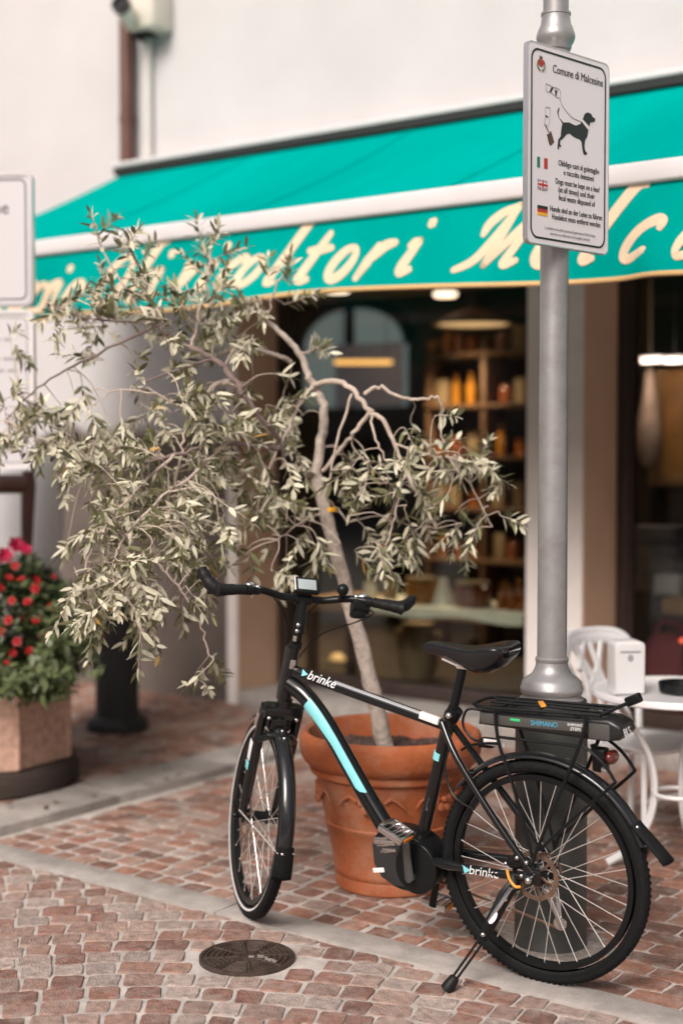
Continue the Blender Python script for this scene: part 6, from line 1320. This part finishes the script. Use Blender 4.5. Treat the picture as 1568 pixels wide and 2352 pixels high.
# second window: counter, white box, spot lamps, orange panel, maroon bag
d2 = empty('window_counter', (-2.6, 8.05, 0.12), 'pine counter inside the right shop window', 'counter')
b = MB(); b.rbox((-2.45, 8.05, 0.80), (1.9, 0.6, 0.09), 0.01); bw(b, 'counter_top', M['shelf'], d2)
b = MB(); b.box((-2.45, 8.2, 0.44), (1.8, 0.05, 0.63)); bw(b, 'front_board', M['shelf'], d2)
p = atY(1540, 1400, 8.0); e = empty('white_box', (p.x, 8.0, 0.846), 'small white box on the counter in the right window', 'box')
b = MB(); b.rbox((0, 0, 0.06), (0.16, 0.14, 0.12), 0.008); b.build('carton', M['furniture'], e)
p = atY(1505, 1330, 8.1); e = empty('goods_stack', (p.x, 8.15, 0.846), 'stack of grey wrapped goods on the counter in the right window', 'goods')
b = MB()
for k in range(4): b.rbox((rs.uniform(-.01, .01), 0, 0.05+0.10*k), (0.30, 0.2, 0.095), 0.02)
b.build('wrapped_pack', mat('grey wrapping', (0.20, 0.16, 0.145), 0.6, var=0.4, vscale=9), e)
p = atY(1540, 1520, 7.75); e = empty('maroon_bag', (p.x, 7.72, 0.131), 'maroon cloth bag below the counter in the right window', 'bag')
b = MB(); b.ball((0, 0, 0.26), 0.2, 12, (1.1, 0.6, 1.3)); b.build('bag_body', M['maroon'], e)
b = MB(); b.tube([(-0.09, 0, 0.50), (-0.05, 0, 0.58), (0.05, 0, 0.58), (0.09, 0, 0.50)], 0.012, 8); b.build('handle', M['maroon'], e)
p = atY(1562, 1472, 7.6); e = empty('red_light', (p.x, 7.62, p.z-0.30), 'tiny red glowing light in the right shop window', 'light')
b = MB(); b.ball((0, 0, 0.30), 0.014, 8); b.build('bulb', mat('red glow', (0.8, 0.1, 0.05), 0.5, emit=(1.0, 0.12, 0.06), estr=1.6), e)
b = MB(); b.tube([(0, 0, 0.0), (0, 0, 0.29)], 0.006, 6); b.build('stem', M['darkwood'], e)
for k, (px, lab) in enumerate(((1495, 'white spot lamp in the right window, the one nearer the pillar'), (1548, 'white spot lamp in the right window, the one nearer the photo edge'))):
    p = atY(px, 825, 9.0); e = empty('spot_lamp', tuple(p), lab, 'spot lamp')
    b = MB(); b.tube([(-0.07, 0, 0), (0.07, 0, 0)], 0.024, 12); b.build('lamp_head', M['whitelamp'], e)
    b = MB(); b.tube([(0, 0, 0.024), (0, 0, 3.2-p.z)], 0.004, 6); b.build('stem', M['darkgap'], e)
    ld = bpy.data.lights.new('spot_lamp_light', 'POINT'); ld.energy = 4; ld.color = (1.0, 0.80, 0.66); ld.shadow_soft_size = 0.06
    lo = bpy.data.objects.new('spot_lamp_light', ld); COL.objects.link(lo); lo.parent = e; lo.location = (0, -0.1, -0.06)
p, q = atY(1520, 850, 9.4), atY(1640, 1090, 9.4)
e = empty('display_cabinet', ((p.x+q.x)/2, 9.4, q.z), 'lit orange backed display panel inside the right window', 'display panel')
b = MB(); b.rbox(((p.x+q.x)/2, 9.44, (p.z+q.z)/2), (q.x-p.x, 0.05, p.z-q.z), 0.006); bw(b, 'panel', M['orangepanel'], e)
b = MB(); b.rbox((p.x-0.05, 9.43, (p.z+q.z)/2), (0.10, 0.09, p.z-q.z), 0.006); b.rbox(((p.x+q.x)/2, 9.43, q.z-0.04), (q.x-p.x+0.2, 0.09, 0.08), 0.006); bw(b, 'wooden_edge', M['shelf'], e)
b = MB(); b.box(((p.x+q.x)/2, 9.44, (q.z+0.12)/2), (0.3, 0.04, q.z-0.2)); bw(b, 'stand', M['darkwood'], e)
p = atY(1490, 960, 9.2); e = empty('hanging_ham', (p.x, 9.2, p.z-0.35), 'pale hanging cured ham shape in the right shop window', 'ham')
b = MB(); b.lathe([(0.0001, 0), (0.05, 0.03), (0.09, 0.15), (0.085, 0.32), (0.05, 0.5), (0.03, 0.66), (0.0001, 0.70)], 18); b.build('meat', mat('pale cured surface', (0.32, 0.22, 0.17), 0.7, var=0.3, vscale=10), e)
b = MB(); b.tube([(0, 0, 0.68), (0, 0, 3.2-(p.z-0.35))], 0.005, 6); b.build('string', M['beige'], e)

# ================================================================== houses across the square, behind the viewer (mirrored in the glass)
HC = [((0.34, 0.26, 0.19), 'tan'), ((0.38, 0.31, 0.27), 'pale pink'), ((0.30, 0.20, 0.13), 'ochre'), ((0.36, 0.34, 0.32), 'grey white')]
x = -34.0
for k, (wd, ht) in enumerate(((11, 8.5), (9, 9.5), (12, 8.0), (10, 9.0), (12, 8.6))):
    col, nm = HC[k % 4]
    e = empty('opposite_house', (x+wd/2, -15.0, 0), ('leftmost %s' if k == 0 else 'rightmost %s' if k == 4 else '%s') % nm + ' house across the square, seen only as a reflection in the shop glass', 'house')
    hm = mat('opposite wall '+nm, col, 0.9, var=0.08, vscale=0.8)
    b = MB(); b.box((0, -4, ht/2), (wd-0.02, 8, ht)); b.build('wall', hm, e)
    b = MB(); b.prism([(-0.5, ht), (0.4, ht+0.02), (-4, ht+2.0), (-8.4, ht)], -wd/2, wd/2, Matrix(((0, 0, 1, 0), (1, 0, 0, 0), (0, 1, 0, 0), (0, 0, 0, 1)))); b.build('roof', M['terracotta'], e)
    for fl in range(3):
        for q in range(int(wd//2.6)):
            wx = -wd/2+1.5+q*2.6; wz = 1.3+fl*2.8
            b = MB(); b.box((wx, 0.02, wz), (1.0, 0.06, 1.5)); wn = b.build('window', M['darkwood'], e)
            b = MB(); b.box((wx-0.62, 0.03, wz), (0.22, 0.05, 1.5)); b.build('shutter', M['poledark'], wn)
    x += wd
